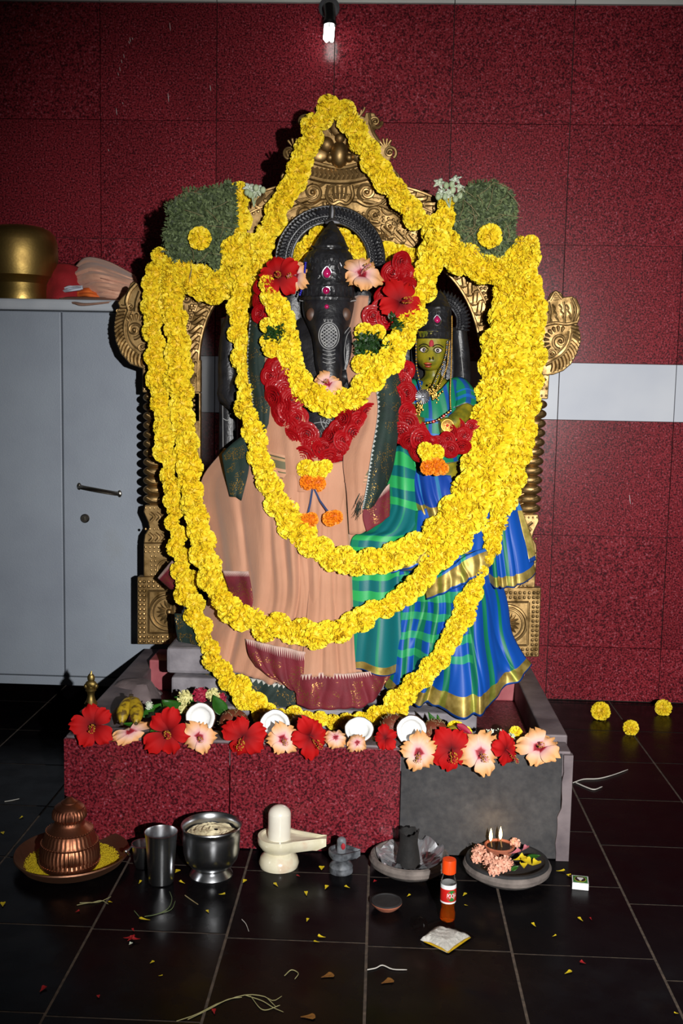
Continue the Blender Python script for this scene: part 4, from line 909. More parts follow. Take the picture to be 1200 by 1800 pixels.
# ---------------------------------------------------------------- flowers
def flower_mat(name, c1, c2, c3, rough=.6, coat=0, sss=.0):
    m = NT(name); oi = m.node('ShaderNodeObjectInfo'); u, v_ = uv_sep(m)
    a = m.ramp(oi.outputs['Random'], [(0, c1), (.5, c2), (1, c1)])
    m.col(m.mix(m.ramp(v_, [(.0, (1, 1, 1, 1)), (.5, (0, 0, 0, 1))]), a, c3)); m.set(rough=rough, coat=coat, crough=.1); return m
flower_mat('marigold', 'eed01a', 'f0d82c', 'e6c014')
flower_mat('marigold_orange', 'ee8206', 'f49010', 'd06804')
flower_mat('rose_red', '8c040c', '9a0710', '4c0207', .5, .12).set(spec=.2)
m = NT('hibiscus_red'); u, v_ = uv_sep(m); c = m.coord()
m.col(m.ramp(v_, [(0, '4c0208'), (.25, '860408'), (.6, 'a60608'), (1, 'b00b0a')])); m.set(rough=.7, spec=.2); m.bump(m.noise(c, 90, 2), .25, .004)
m = NT('hibiscus_peach'); u, v_ = uv_sep(m); c = m.coord()
m.col(m.ramp(v_, [(0, '6c0210'), (.14, '9a1028'), (.24, 'd8a0a0'), (.45, 'dcb09a'), (.75, 'dca06c'), (1, 'd09658')])); m.set(rough=.6); m.bump(m.noise(c, 90, 2), .25, .004)
simple('stamen_red', 'a00c18', 'b01a20', 60, .6); simple('stamen_pink', 'd89a98', 'c87878', 60, .6); simple('pollen', 'c89a20', 'a05a10', 200, .7)
simple('garland_thread', 'c8c0a0', rough=.8)
def ruff(b, R, n, amax, plen, pw, rg, core=.76, flat=1.0):
    """pompom of n ruffled petals spread over a dome that faces -Y"""
    b.ell((0, 0, 0), (R*core, R*core*.8, R*core), 8, 6)
    ga = PI*(3-math.sqrt(5))
    for i in range(n):
        t = ((i+.5)/n)**.62*amax; ph = i*ga + rg.uniform(-.2, .2)
        d = Vector((math.sin(t)*math.cos(ph), -math.cos(t)*flat, math.sin(t)*math.sin(ph))); s = d.cross(Vector((rg.uniform(-1, 1), rg.uniform(-1, 1), rg.uniform(-1, 1)))); s = s.normalized() if s.length > 1e-4 else Vector((1, 0, 0))
        out = (d + Vector((rg.uniform(-.75, .75), rg.uniform(-.2, .3), rg.uniform(-.75, .75)))).normalized(); L = plen*rg.uniform(.8, 1.2)*R; W = pw*R*rg.uniform(.8, 1.2)
        p0 = d*(R*1.0 - L*.85); up = out.cross(s).normalized()
        vs = []; uv = []
        for (vv, ww) in ((0, .35), (.55, .85), (1, 1.0)):
            for k in (-1, 0, 1):
                cup = .18*L*(abs(k)-.5)*vv + (rg.uniform(-.14, .14)*L if vv == 1 else 0)
                vs.append(p0 + out*(L*vv*(1-.12*abs(k)*(vv == 1)) + (rg.uniform(-.12, .06)*L if vv == 1 else 0)) + s*(W*.5*ww*k) + up*cup); uv.append(((k+1)/2, vv))
        b.add(vs, [(0, 1, 4, 3), (1, 2, 5, 4), (3, 4, 7, 6), (4, 5, 8, 7)], uv)
    return b
def marigold_mesh(name, mat, seed, n=170):
    return ruff(MB(), 1.0, n, 2.2, .42, .36, random.Random(seed)).mesh(name, mat, fix=False)
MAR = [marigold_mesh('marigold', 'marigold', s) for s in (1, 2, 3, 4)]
ORA = [marigold_mesh('orange_marigold', 'marigold_orange', s) for s in (8, 9)]
def rose_mesh(seed):
    b = MB(); rg = random.Random(seed); b.ell((0, .35, 0), (.7, .4, .7), 8, 6)
    for r, n in ((.10, 3), (.26, 4), (.44, 5), (.64, 6), (.86, 7)):
        a0 = rg.uniform(0, 6)
        for k in range(n):
            a = a0 + 2*PI*k/n; wd = 2*PI/n*1.55; ph = rg.uniform(0, 6); sk = rg.uniform(-.05, .05)
            def fn(u, v):
                x = (u-.5)*2; aa = a + x*wd/2; e = 1-.22*x*x; rr = r*(.62+.38*v) + .16*max(0, v-.6)/.4*(r+.25) + .025*x + .02*math.sin(6*u+ph)*v
                y = .30 - (.80-.55*r)*min(1, v*1.15)*e + .10*max(0, v-.8)/.2 + sk; return (rr*math.cos(aa), y, rr*math.sin(aa))
            b.grid(fn, 6, 5)
    return b.mesh('rose', 'rose_red', fix=False)
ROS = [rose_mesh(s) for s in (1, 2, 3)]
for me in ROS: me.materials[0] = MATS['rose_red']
def face(d, roll=0):
    """rotation that turns a flower facing -Y towards direction d"""
    d = Vector(d).normalized(); return (Vector((0, -1, 0)).rotation_difference(d).to_matrix() @ Matrix.Rotation(roll, 3, Vector((0, -1, 0)))).to_quaternion()
def put(me, name, root, p, d, s, rg):
    o = new(name, me, root, p); o.rotation_mode = 'QUATERNION'; o.rotation_quaternion = face(d, rg.uniform(0, 6.28)); o.scale = (s, s*rg.uniform(.75, .95), s) if isinstance(s, float) else s; return o
def garland(label, P, step=19, size=21, jit=4, lanes=(0,), meshes=None, nm='marigold', root=None, seed=0, tilt=.7, cat='garland', mid=None, group=None):
    """string of flowers along measured points (x, y, depth[, size]); every flower is its own part"""
    rg = random.Random(seed + 11); meshes = meshes or MAR
    P = [p if len(p) == 4 else (*p, size) for p in P]
    if meshes is MAR: step *= 1.2
    E = even(P, step)
    if root is None:
        root = thing(mid or 'marigold_garland', label, cat, at(*E[len(E)//2][:3]), group)
    for li, off in enumerate(lanes):
        for i in range(len(E)):
            x, y, Y, sz = E[i]; t = E[min(i+1, len(E)-1)]-E[max(i-1, 0)]; L = math.hypot(t[0], t[1]) or 1; nx, ny = -t[1]/L, t[0]/L
            j = rg.uniform(-1, 1)*jit + off + (3 if i % 2 else -3); sh = (step*.5 if li % 2 else 0)
            p = at(x+nx*j+t[0]/L*sh, y+ny*j+t[1]/L*sh, Y+rg.uniform(-.006, .006))
            kf = .12 if meshes is not ROS else .03; d = Vector((nx*j*kf + rg.uniform(-tilt, tilt)*.8, -1, -ny*j*kf + rg.uniform(-tilt, tilt)*.8))
            put(rg.choice(meshes), nm, root, p, d, float(sz*px(Y)*rg.uniform(.96, 1.18)), rg)
    b = MB(); b.tube([at(*e[:3])+Vector((0, .008, 0)) for e in E], .0014, 5); build(b, 'thread', 'garland_thread', root)
    return root
Z = 2.73                                                # depth of the front of the long loops
garland('yellow marigold garland forming the innermost long loop across the dhoti', [(418,342,3.10,19),(416,390,3.09,20),(418,450,3.06,21),(424,505,3.03,21),(417,545,3.0,18),(424,600,2.97,19),(432,650,2.94,19),(436,700,2.91,19),(444,750,2.87,20),(456,800,2.83,22),(474,850,2.80,22),(500,900,2.77,23),(535,945,2.75,23),(585,978,2.735,23),(640,988,2.735,23),(695,978,2.74,22),(745,950,2.76,22),(790,910,2.79,23),(822,860,2.82,24),(842,800,2.86,24),(856,730,2.90,24),(866,660,2.94,24),(876,600,2.98,24),(888,540,3.02,23),(898,470,3.06,22)], 18.5, seed=1)
garland('yellow marigold garland forming the middle long loop ending low on the dhoti', [(300,470,3.09,20),(304,520,3.07,20),(308,580,3.05,20),(313,640,3.03,21),(318,700,3.01,21),(324,760,2.99,21),(331,820,2.97,22),(338,880,2.95,22),(348,930,2.92,22),(362,985,2.88,22),(385,1040,2.84,22),(415,1078,2.80,22),(460,1098,2.76,22),(505,1108,2.73,22),(548,1115,2.715,24),(600,1105,2.715,20),(650,1082,2.725,20),(695,1058,2.74,19),(735,1025,2.755,20),(768,985,2.77,22),(800,950,2.785,24),(826,905,2.81,25),(850,850,2.84,25),(870,790,2.87,25),(886,720,2.90,25),(898,650,2.94,25),(906,580,2.98,24),(910,500,3.03,22)], 18.5, seed=2)
garland('long outer yellow marigold garland sweeping from the left pillar down to the platform edge', [(268,478,3.08,17),(269,540,3.07,17),(273,600,3.055,17),(276,660,3.04,17),(283,720,3.02,18),(290,780,3.0,18),(301,840,2.98,16),(307,890,2.97,15),(309,935,2.96,16),(318,985,2.94,18),(330,1040,2.92,19),(346,1085,2.875,19),(363,1125,2.84,17),(385,1168,2.775,18),(412,1205,2.74,19),(438,1232,2.715,20),(465,1252,2.70,19)], 17.5, seed=3)
garland('lower right yellow marigold garland falling from the pillar over the blue skirt to the platform', [(928,455,3.04,20),(935,520,3.03,20),(938,580,3.01,21),(932,650,2.98,20),(926,710,2.96,20),(918,770,2.94,20),(905,830,2.91,20),(886,885,2.87,20),(866,930,2.84,19),(856,975,2.81,15),(846,1008,2.79,11),(828,1040,2.765,19),(815,1080,2.75,20),(800,1110,2.74,17),(780,1142,2.73,17),(762,1170,2.72,17),(738,1198,2.705,19),(710,1222,2.69,20),(685,1243,2.675,18),(662,1260,2.665,17)], 18, seed=4)
garland('bottom yellow marigold strand lying along the foot of the pedestal behind the coconuts', [(470,1256,2.72,15),(530,1262,2.70,14),(590,1268,2.69,14),(650,1264,2.67,16),(700,1248,2.68,17)], 19, seed=5)
garland('yellow marigold neck garland hanging in a deep curve below the elephant trunk', [(470,500,2.90,19),(482,525,2.90,20),(494,560,2.895,22),(503,600,2.885,22),(513,640,2.87,22),(528,675,2.85,22),(552,700,2.835,22),(585,708,2.83,22),(618,696,2.832,22),(645,676,2.84,22),(668,652,2.85,22),(692,622,2.86,22),(712,588,2.88,22),(728,550,2.90,21),(742,510,2.93,21),(752,470,2.96,21),(762,430,3.0,21),(776,395,3.04,20),(790,360,3.08,18)], 18.5, seed=6)
garland('yellow marigold strand over the left shoulder of the lion face crest', [(600,190,3.10,17),(578,194,3.10,18),(560,212,3.095,18),(546,240,3.09,19),(534,270,3.085,19),(526,294,3.08,19),(512,330,3.08,20),(500,348,3.08,19),(488,372,3.08,19),(476,396,3.07,19),(462,420,3.06,18),(446,440,3.05,19)], 17.5, seed=7)
garland('yellow marigold strand over the right shoulder of the lion face crest', [(606,194,3.095,17),(618,216,3.09,19),(632,244,3.09,19),(650,272,3.085,18),(668,302,3.08,19),(688,332,3.08,20),(708,356,3.08,20),(724,380,3.075,20),(746,394,3.06,10)], 17.5, seed=8)
garland('short yellow marigold strand under the left leaf bunch along the arch top', [(280,456,3.085,16),(300,466,3.08,18),(328,482,3.075,20),(352,498,3.07,22),(380,504,3.06,20),(402,492,3.05,19)], 17, lanes=(-7, 9), seed=9)
garland('bushy yellow marigold cluster left of the stone halo', [(405,440,3.05,20),(412,480,3.04,21),(432,500,3.02,20),(444,470,3.03,20),(438,440,3.04,20),(460,430,3.03,17),(452,500,3.0,18)], 20, seed=10)
garland('yellow marigold strand seen through the ring halo behind the crown', [(528,445,3.085,18),(545,428,3.085,18),(560,414,3.09,16),(590,412,3.09,15),(615,424,3.085,17),(632,444,3.085,18),(660,444,3.08,19),(690,446,3.075,20),(716,452,3.07,20),(736,474,3.06,17)], 18, seed=11)
garland('short yellow marigold strand under the right leaf bunch along the arch top', [(760,400,3.05,20),(776,430,3.05,22),(800,446,3.05,20),(828,458,3.05,20),(856,472,3.05,20),(884,478,3.045,20),(908,458,3.045,21),(922,436,3.05,16)], 17.5, lanes=(-5, 8), seed=12)
garland('outer yellow marigold strand thickening the heavy bundle beside the right pillar', [(916,470,3.025,20),(920,530,3.01,22),(918,600,2.985,23),(905,670,2.955,23),(893,740,2.925,23),(876,800,2.90,23),(856,850,2.87,22)], 19, seed=13)
def lone(label, x, y, Y, s=20, meshes=MAR, nm='marigold_flower', group=None, d=(0, -1, .1), seed=1):
    rg = random.Random(seed*7+int(x)); o = new(nm, rg.choice(meshes), None, at(x, y, Y)); o.rotation_mode = 'QUATERNION'; o.rotation_quaternion = face(d, rg.uniform(0, 6)); k = s*px(Y); o.scale = (k, k*.8, k); return tag(o, label, 'flower', group)
lone('single yellow marigold pinned on the left green leaf bunch', 351, 419, 3.025, 20)
lone('single yellow marigold pinned on the right green leaf bunch', 861, 415, 3.025, 21)
lone('single yellow marigold stuck on the blue flounce below the heavy bundle', 881, 890, 2.835, 20)
lone('pale yellow bud stuck to the inner loop above the dhoti pleats', 527, 912, 2.755, 10)

# rose garlands with leaf and marigold sections
simple('leaf_dark', '14300c', '234a14', 30, .5, bump=.3, bscale=120)
simple('leaf_green', '1f4a12', '2f6a1c', 20, .38, bump=.2, bscale=60)
simple('leaf_grey', '4c5a34', '6c7a50', 60, .7)
simple('leaf_grey_dark', '2c3820', '45522e', 40, .7)
simple('stem_dry', '7a6a48', '94845e', 60, .8)
def tuft(b, c, r, n, L, w, rg, fwd=.6):
    """clump of small pointed leaves"""
    for i in range(n):
        d = Vector((rg.gauss(0, 1), rg.gauss(0, 1)-fwd, rg.gauss(0, 1))).normalized(); p = Vector(c) + Vector((rg.uniform(-1, 1)*r[0], rg.uniform(-1, 1)*r[1], rg.uniform(-1, 1)*r[2]))
        d2 = Vector((rg.gauss(0, 1), rg.gauss(0, .6), rg.gauss(0, 1))).normalized(); s = d2.cross(d); s = s.normalized() if s.length > 1e-3 else Vector((1, 0, 0)); l = L*rg.uniform(.6, 1.3); q = w*rg.uniform(.7, 1.2)
        b.add([p, p+d2*l*.5+s*q, p+d2*l+d*l*.2, p+d2*l*.5-s*q], [(0, 1, 2, 3)])
def rose_garland(name, label, reds, greens, yellows, oranges, seed):
    rg = random.Random(seed); root = thing(name, label, 'garland', at(*reds[0][0][:3]))
    for P in reds: garland('', [(a_, b_, c_, d_*.95) for a_, b_, c_, d_ in P], 19, 19, 3, lanes=(-11, 11), meshes=ROS, nm='rose', root=root, seed=seed, tilt=.55); seed += 1
    for (x, y, Y, rx, ry) in greens:
        b = MB(); s = px(Y); b.ell(at(x, y, Y), (rx*s*.7, .014, ry*s*.7), 12, 8); tuft(b, at(x, y, Y)+Vector((0, -.012, 0)), (rx*s*.85, .012, ry*s*.85), 420, .014, .004, rg); build(b, 'leaf_wrap', 'leaf_dark', root, fix=False)
    for (x, y, Y, s) in yellows: put(rg.choice(MAR), 'marigold', root, at(x, y, Y), (rg.uniform(-.3, .3), -1, rg.uniform(-.3, .3)), float(s*px(Y)), rg)
    for (x, y, Y, s) in oranges: put(rg.choice(ORA), 'orange_marigold', root, at(x, y, Y), (rg.uniform(-.2, .2), -1, rg.uniform(-.4, .1)), float(s*px(Y)), rg)
    return root
rg1 = rose_garland('rose_garland', 'red rose garland with leaf and marigold sections round the elephant idol neck',
    [[(484,482,2.93,15),(470,505,2.93,17),(468,530,2.925,18),(478,556,2.915,16)], [(490,632,2.87,18),(492,670,2.855,19),(498,705,2.84,20),(510,740,2.825,20),(530,772,2.81,20),(552,800,2.80,19)], [(694,468,2.93,20),(706,500,2.925,20),(690,530,2.915,20),(674,556,2.90,18)], [(640,680,2.855,16),(635,712,2.84,19),(618,742,2.825,20),(596,772,2.81,20),(572,800,2.80,19)]],
    [(486,590,2.885,17,16), (646,606,2.875,22,22)], [(470,572,2.89,14), (496,572,2.885,14), (478,612,2.87,17), (500,616,2.868,15), (468,600,2.885,12), (640,584,2.88,17), (664,584,2.88,14), (634,640,2.858,17), (658,642,2.858,15), (646,628,2.865,13), (538,824,2.785,17), (558,828,2.78,18), (572,820,2.785,13)], [(540,848,2.775,14), (558,850,2.772,15)], 31)
b = MB(); simple('tassel_blue', '2c3e66', rough=.6)
b.tube([at(549,858,2.77), at(545,885,2.765), at(540,908,2.76)], .0028, 6); b.tube([at(551,858,2.77), at(562,880,2.765), at(578,902,2.755)], .0028, 6); build(b, 'tassel_stick', 'tassel_blue', rg1)
for x, y in ((540, 916), (583, 912)):
    put(ORA[0], 'orange_marigold', rg1, at(x-3, y, 2.752), (0, -1, 0), 14*px(2.75), rnd); put(ORA[1], 'orange_marigold', rg1, at(x+7, y-3, 2.75), (.3, -1, 0), 13*px(2.75), rnd)
rg2 = rose_garland('rose_garland', 'smaller red rose garland hanging on the goddess below the silver pendant',
    [[(704,650,2.885,17),(700,685,2.87,18),(700,720,2.855,18),(712,752,2.84,19),(735,778,2.825,18),(752,788,2.82,14)], [(818,745,2.86,13),(806,768,2.84,16),(786,785,2.825,15)]], [], [(748,792,2.80,15), (766,796,2.80,15), (756,806,2.795,15)], [(752,822,2.785,14), (768,820,2.783,16), (778,824,2.785,11)], 41)
# cellophane glints and green tips on the upper right of the rose mass
b = MB(); rgx = random.Random(5)
for x, y in ((690,560), (700,572), (686,624), (683,612)): b = MB(); tuft(b, at(x, y, 2.85), (.009, .004, .006), 30, .016, .004, rgx); build(b, 'leaf_sprig', 'leaf_dark', rg1, fix=False)
# ---------------------------------------------------------------- leaf bunches and white flowers on the arch
def leaf_bunch(label, outl, Y, seed, straw=0):
    rg = random.Random(seed); xs = [p[0] for p in outl]; ys = [p[1] for p in outl]
    root = thing('leaf_bunch', label, 'leaves', at((min(xs)+max(xs))/2, max(ys), Y))
    def inside(x, y):
        c = False
        for (x1, y1), (x2, y2) in zip(outl, outl[1:]+outl[:1]):
            if (y1 > y) != (y2 > y) and x < (x2-x1)*(y-y1)/(y2-y1)+x1: c = not c
        return c
    cx, cy = sum(xs)/len(xs), sum(ys)/len(ys)
    b = MB().prism([at(cx+(x-cx)*.93, cy+(y-cy)*.93, Y-.012) for x, y in outl], (0, .05, 0)); build(b, 'core', 'leaf_grey_dark', root, smooth=False)
    groups = [MB(), MB()]
    n = 0
    while n < 3000:
        x, y = rg.uniform(min(xs)-5, max(xs)+5), rg.uniform(min(ys)-5, max(ys)+5)
        if not inside(x, y): continue
        n += 1; edge = rg.random()
        p = at(x, y, Y-.012+rg.uniform(-.016, .004)); a = rg.gauss(-.6, 1.0); d = Vector((math.cos(a), rg.uniform(-.7, .2), math.sin(a))).normalized(); nr = Vector((rg.uniform(-.6, .6), -1, rg.uniform(-.3, .8))); s = d.cross(nr).normalized()
        L = rg.uniform(.009, .019); W = rg.uniform(.0022, .0045)
        groups[rg.random() < .5].add([p, p+d*L*.5+s*W, p+d*L, p+d*L*.5-s*W], [(0, 1, 2, 3)])
    n = 0
    while n < 700:                                       # leaves around the rim and behind, so the bunch has depth from the side
        x, y = rg.uniform(min(xs), max(xs)), rg.uniform(min(ys), max(ys))
        if not inside(x, y): continue
        if inside(cx+(x-cx)*1.12, cy+(y-cy)*1.12): continue
        n += 1; p = at(cx+(x-cx)*1.02, cy+(y-cy)*1.02, Y+rg.uniform(-.02, .04)); d = Vector((x-cx, rg.uniform(-40, 40), -(y-cy)+rg.uniform(-30, 30))).normalized(); s = d.orthogonal().normalized(); L = rg.uniform(.006, .014); W = .0024
        groups[0].add([p, p+d*L*.5+s*W, p+d*L, p+d*L*.5-s*W], [(0, 1, 2, 3)])
    for g, mt in zip(groups, ('leaf_grey', 'leaf_grey_dark')): tag(build(g, 'foliage', mt, root, fix=False), kind='stuff')
    b = MB()
    for k in range(14+straw):
        x, y = rg.choice(outl) if k < 4 else (rg.uniform(min(xs)+10, max(xs)-10), rg.uniform(min(ys)+10, max(ys)-30)); a = rg.uniform(0, PI) ; L = rg.uniform(15, 45)
        b.tube([at(x, y, Y-.03), at(x+L*.5*math.cos(a)+3, y+L*.5*math.sin(a), Y-.038), at(x+L*math.cos(a), y+L*math.sin(a), Y-.03)], .0007, 4)
    build(b, 'dry_stem', 'stem_dry', root); return root
leaf_bunch('square green leaf bunch on the left shoulder of the brass arch', [(316,348),(322,334),(350,333),(385,327),(398,320),(412,326),(414,380),(404,440),(382,482),(372,470),(366,458),(335,455),(308,458),(290,440),(288,412),(296,380),(292,360)], 3.07, 1)
leaf_bunch('square green leaf bunch with dry stems on the right shoulder of the brass arch', [(798,345),(815,335),(830,322),(868,320),(895,338),(905,360),(902,400),(908,440),(895,458),(860,460),(842,466),(836,440),(812,430),(798,400)], 3.07, 2, 26)
simple('white_petal', 'cdd4c4', 'b4c09c', 40, .6)
simple('bud_green', '93a47c', 'b2bf9c', 40, .6)
def star_flower(b, c, s, d, rg):
    Q = face(d, rg.uniform(0, 6)).to_matrix()
    for k in range(5):
        a = 2*PI*k/5; R = Matrix.Rotation(a, 3, 'Y')
        pts = [(-.15, 0, .05), (.15, 0, .05), (.30, -.15, .5), (.16, -.05, .85), (0, .1, 1.05), (-.16, -.05, .85), (-.30, -.15, .5)]
        b.add([Vector(c) + Q @ (R @ Vector(p))*s for p in pts], [(0, 1, 2, 3, 4, 5, 6)])
    b.ell(Vector(c)+Q @ Vector((0, -.2, 0))*s, s*.25, 7, 5)
def white_bunch(label, spots, buds, Y, seed):
    rg = random.Random(seed); root = thing('white_flower_bunch', label, 'flowers', at(*spots[0], Y))
    for x, y in spots: b = MB(); star_flower(b, at(x, y, Y+rg.uniform(-.01, .01)), 12*px(Y), (rg.uniform(-.5, .5), -1, rg.uniform(0, .9)), rg); build(b, 'flower', 'white_petal', root, fix=False, solid=.001)
    for x, y in buds: b = MB(); s = px(Y); b.ell(at(x, y, Y-.008), (5*s, 5*s, 6*s), 9, 7); build(b, 'bud', 'bud_green', root)
    b = MB()
    for x, y in spots[:4]: b.tube([at(x, y, Y), at((x+spots[0][0])/2, y+14, Y), at(spots[0][0], spots[0][1]+26, Y)], .0015, 5)
    build(b, 'stem', 'bud_green', root)
white_bunch('white star flowers with pale buds beside the right leaf bunch', [(790,340),(772,322),(800,316),(776,338),(808,330)], [(784,326),(796,334),(782,346),(808,344),(794,324),(770,346),(800,350)], 3.05, 1)
white_bunch('white star flowers and buds beside the left leaf bunch', [(446,338),(438,330),(454,334)], [(462,334),(450,330),(440,342),(434,338)], 3.06, 2)

# ---------------------------------------------------------------- hibiscus
def petal_mesh(name, mat, seed, wide=.44):
    rg = random.Random(seed); ph = [rg.uniform(0, 6) for _ in range(3)]
    def fn(u, v):
        x = (u-.5)*2; w_ = wide*(.16+.84*math.sin(PI*min(1, .04+.60*v))**1.3)*(1-.35*max(0, v-.86)/.14); r = .06+.94*v - .10*x*x*v - ((.05 if 'red' in mat else .10)*(math.sin(7*x+ph[0])+.5*math.sin(15*x+ph[1]))*max(0, v-.7)/.3)
        y = .26*(1-v)**1.6 - .10 + .30*v**2.5 + .07*math.sin(5.5*x+ph[1])*v*v + .04*math.sin(11*x+ph[2])*v**3 + .10*abs(x)*v*(1-v)
        return (x*w_, y, r)
    return MB().grid(fn, 10, 8).mesh(name, mat, fix=False)
HP = {k: [petal_mesh('petal', 'hibiscus_'+k, s, .43 if k == 'red' else .47) for s in (1, 2, 3, 4, 5)] for k in ('red', 'peach')}
def stamen_mesh(mat):
    b = MB(); P = [Vector((0, .22, 0)), Vector((0, -.15, -.03)), Vector((.02, -.50, -.14)), Vector((.03, -.80, -.30))]
    Q = cat_rom(P, 12); b.tube(Q, [.045]*6+[.032]*7, 6); rg = random.Random(3)
    for i in range(34):
        t = .55+.45*rg.random(); p = Vector(Q[min(12, int(t*12))]); d = Vector((rg.gauss(0, 1), rg.gauss(0, .5), rg.gauss(0, 1))).normalized(); b.tube([p, p+d*.12], .007, 4); b.ell(p+d*.13, .024, 5, 4, mi=1)
    return b.mesh('stamen', [mat, 'pollen'])
SM = {'red': stamen_mesh('stamen_red'), 'peach': stamen_mesh('stamen_pink')}
def hibiscus(kind, label, x, y, Y, r, d=(0, -1, .25), roll=0, squash=1.0, stamen=True, close=0, group=None, lower=1.0, seed=0):
    rg = random.Random(int(x*3+y)+seed); root = thing('hibiscus_flower', label, 'flower', at(x, y, Y), group); root.rotation_mode = 'QUATERNION'; root.rotation_quaternion = face(d, roll); s = r*px(Y); root.scale = (s*squash, s, s)
    for k in range(5):
        o = bpy.data.objects.new('petal', HP[kind][k]); COL.objects.link(o); o.parent = root
        R = Matrix.Rotation(2*PI*k/5 + rg.uniform(-.2, .2), 4, 'Y') @ Matrix.Rotation(close + rg.uniform(-.35, .25), 4, 'X'); o.rotation_euler = R.to_euler(); sc_ = rg.uniform(.85, 1.15); o.scale = (sc_, sc_, sc_)
    if stamen: o = bpy.data.objects.new('stamen', SM[kind]); COL.objects.link(o); o.parent = root; o.rotation_euler = (0, rg.uniform(-.8, .8), 0)
    return root
H = hibiscus
H('red', 'red hibiscus at the far left front corner of the platform', 163, 1274, 2.405, 42, (.1, -1, .35), .3)
H('red', 'red hibiscus between the bananas and the first coconut half', 294, 1288, 2.405, 44, (-.1, -1, .3), .9)
H('red', 'red hibiscus below the brown coconut at the left centre edge', 428, 1296, 2.405, 44, (.05, -1, .1), .1)
H('red', 'red hibiscus hanging right of the second coconut half', 548, 1296, 2.405, 42, (.5, -1, .1), .6, .85)
H('red', 'small red hibiscus tucked beside the tipped coconut half', 676, 1296, 2.425, 26, (-.3, -1, .6), .3, 1, False)
H('red', 'large red hibiscus at the centre of the cement panel top', 795, 1318, 2.405, 46, (0, -1, .15), .5)
H('red', 'narrow drooping red hibiscus near the right end of the platform', 893, 1320, 2.405, 36, (.5, -1, -.1), .2, .72)
H('peach', 'peach hibiscus below the first coconut half', 350, 1296, 2.40, 30, (0, -1, .2), .9)
H('peach', 'peach hibiscus below the second coconut half', 497, 1300, 2.40, 30, (.2, -1, .3), .4)
H('peach', 'wilted peach hibiscus on the edge left of the tipped coconut half', 590, 1294, 2.415, 24, (.1, -1, .8), .2, 1, False, -.4)
H('peach', 'flat peach hibiscus below the tipped coconut half', 628, 1304, 2.41, 22, (-.1, -1, .9), .8, 1, False, -.4)
H('peach', 'peach hibiscus left of the large red hibiscus on the cement panel', 736, 1324, 2.40, 36, (-.1, -1, .2), .2)
H('peach', 'peach hibiscus right of the large red hibiscus on the cement panel', 845, 1324, 2.40, 40, (0, -1, .25), .7)
H('peach', 'spread peach hibiscus at the far right front corner of the platform', 948, 1312, 2.42, 34, (-.2, -1, .9), .4, 1.2)
H('peach', 'flattened peach hibiscus in front of the bananas', 228, 1284, 2.44, 26, (.1, -.7, 1), .4, 1.6, False, -.3)
H('red', 'red hibiscus at the top left of the rose garland', 488, 484, 2.885, 38, (-.1, -1, .2), .2)
H('red', 'dark red hibiscus on the rose garland beside the goddess crown', 706, 530, 2.865, 40, (.1, -1, .1), .7)
H('peach', 'peach hibiscus tucked at the left side of the tall crown', 517, 482, 2.90, 32, (-.4, -1, .1), .4, .7)
H('peach', 'peach hibiscus with red centre at the right side of the tall crown', 636, 478, 2.90, 36, (.2, -1, .5), .75, .9)
H('peach', 'peach hibiscus resting under the tip of the elephant trunk', 575, 672, 2.825, 26, (-.1, -1, .5), .3)
# ---------------------------------------------------------------- offerings on the platform
simple('coconut_flesh', 'dfe0de', 'e8e8e6', 20, .35, spec=.6); m = MATS['coconut_flesh']
simple('coconut_shell', '3a2014', '5c3826', 30, .8, bump=.6, bscale=90)
simple('husk_red', '5a2416', '7a3a22', 16, .55, bump=.5, bscale=50)
def coco_half(label, x, y, Y, r, d, group='coconut halves on the platform edge'):
    root = thing('coconut_half', label, 'coconut', at(x, y, Y)); root.rotation_mode = 'QUATERNION'; root.rotation_quaternion = face(d, 0); s = r*px(Y); root.scale = (s, s, s)
    Mx = Matrix.Rotation(PI/2, 3, 'X')
    o_prof = [(1.0*math.cos(a), -1.0*math.sin(a)) for a in np.linspace(0, PI/2, 12)]
    wob = lambda a, i: 1+.015*math.sin(5*a)+.01*math.sin(11*a+1)
    b = MB().lathe([(.955, .02)]+o_prof, 36, (0,0,0), M=Mx, flute=wob, cap=False); o = bpy.data.objects.new('shell', b.mesh('shell', 'coconut_shell')); COL.objects.link(o); o.parent = root
    inn = [(.95, .015), (.93, .03), (.80, .02), (.70, -.03)] + [(.66*math.cos(a), -.10-.36*math.sin(a)) for a in np.linspace(0, PI/2, 9)]
    b = MB().lathe(inn, 36, (0,0,0), M=Mx, flute=wob, cap=False); o = bpy.data.objects.new('flesh', b.mesh('flesh', 'coconut_flesh')); COL.objects.link(o); o.parent = root
    b = MB(); rg = random.Random(int(x))
    for k in range(46):
        a = rg.uniform(0, 2*PI); t = rg.uniform(.1, 1.2); p = Vector((math.cos(a)*math.cos(t), math.sin(t), math.sin(a)*math.cos(t))); q = p*1.06+Vector((rg.uniform(-.2, .2), rg.uniform(-.2, .2), rg.uniform(-.2, .2))); b.tube([p, q], .012, 4)
    o = bpy.data.objects.new('fibre', b.mesh('fibre', 'coconut_shell')); COL.objects.link(o); o.parent = root
    return root
coco_half('white coconut half behind the left peach hibiscus', 352, 1262, 2.475, 28, (-.05, -1, .25))
coco_half('white coconut half left of the middle of the platform edge', 483, 1274, 2.465, 28, (0, -1, .35))
coco_half('tipped white coconut half lying open to the top in the middle', 631, 1282, 2.475, 27, (0, -.75, .9))
coco_half('bright white coconut half above the cement panel', 723, 1284, 2.455, 28, (.05, -1, .12))
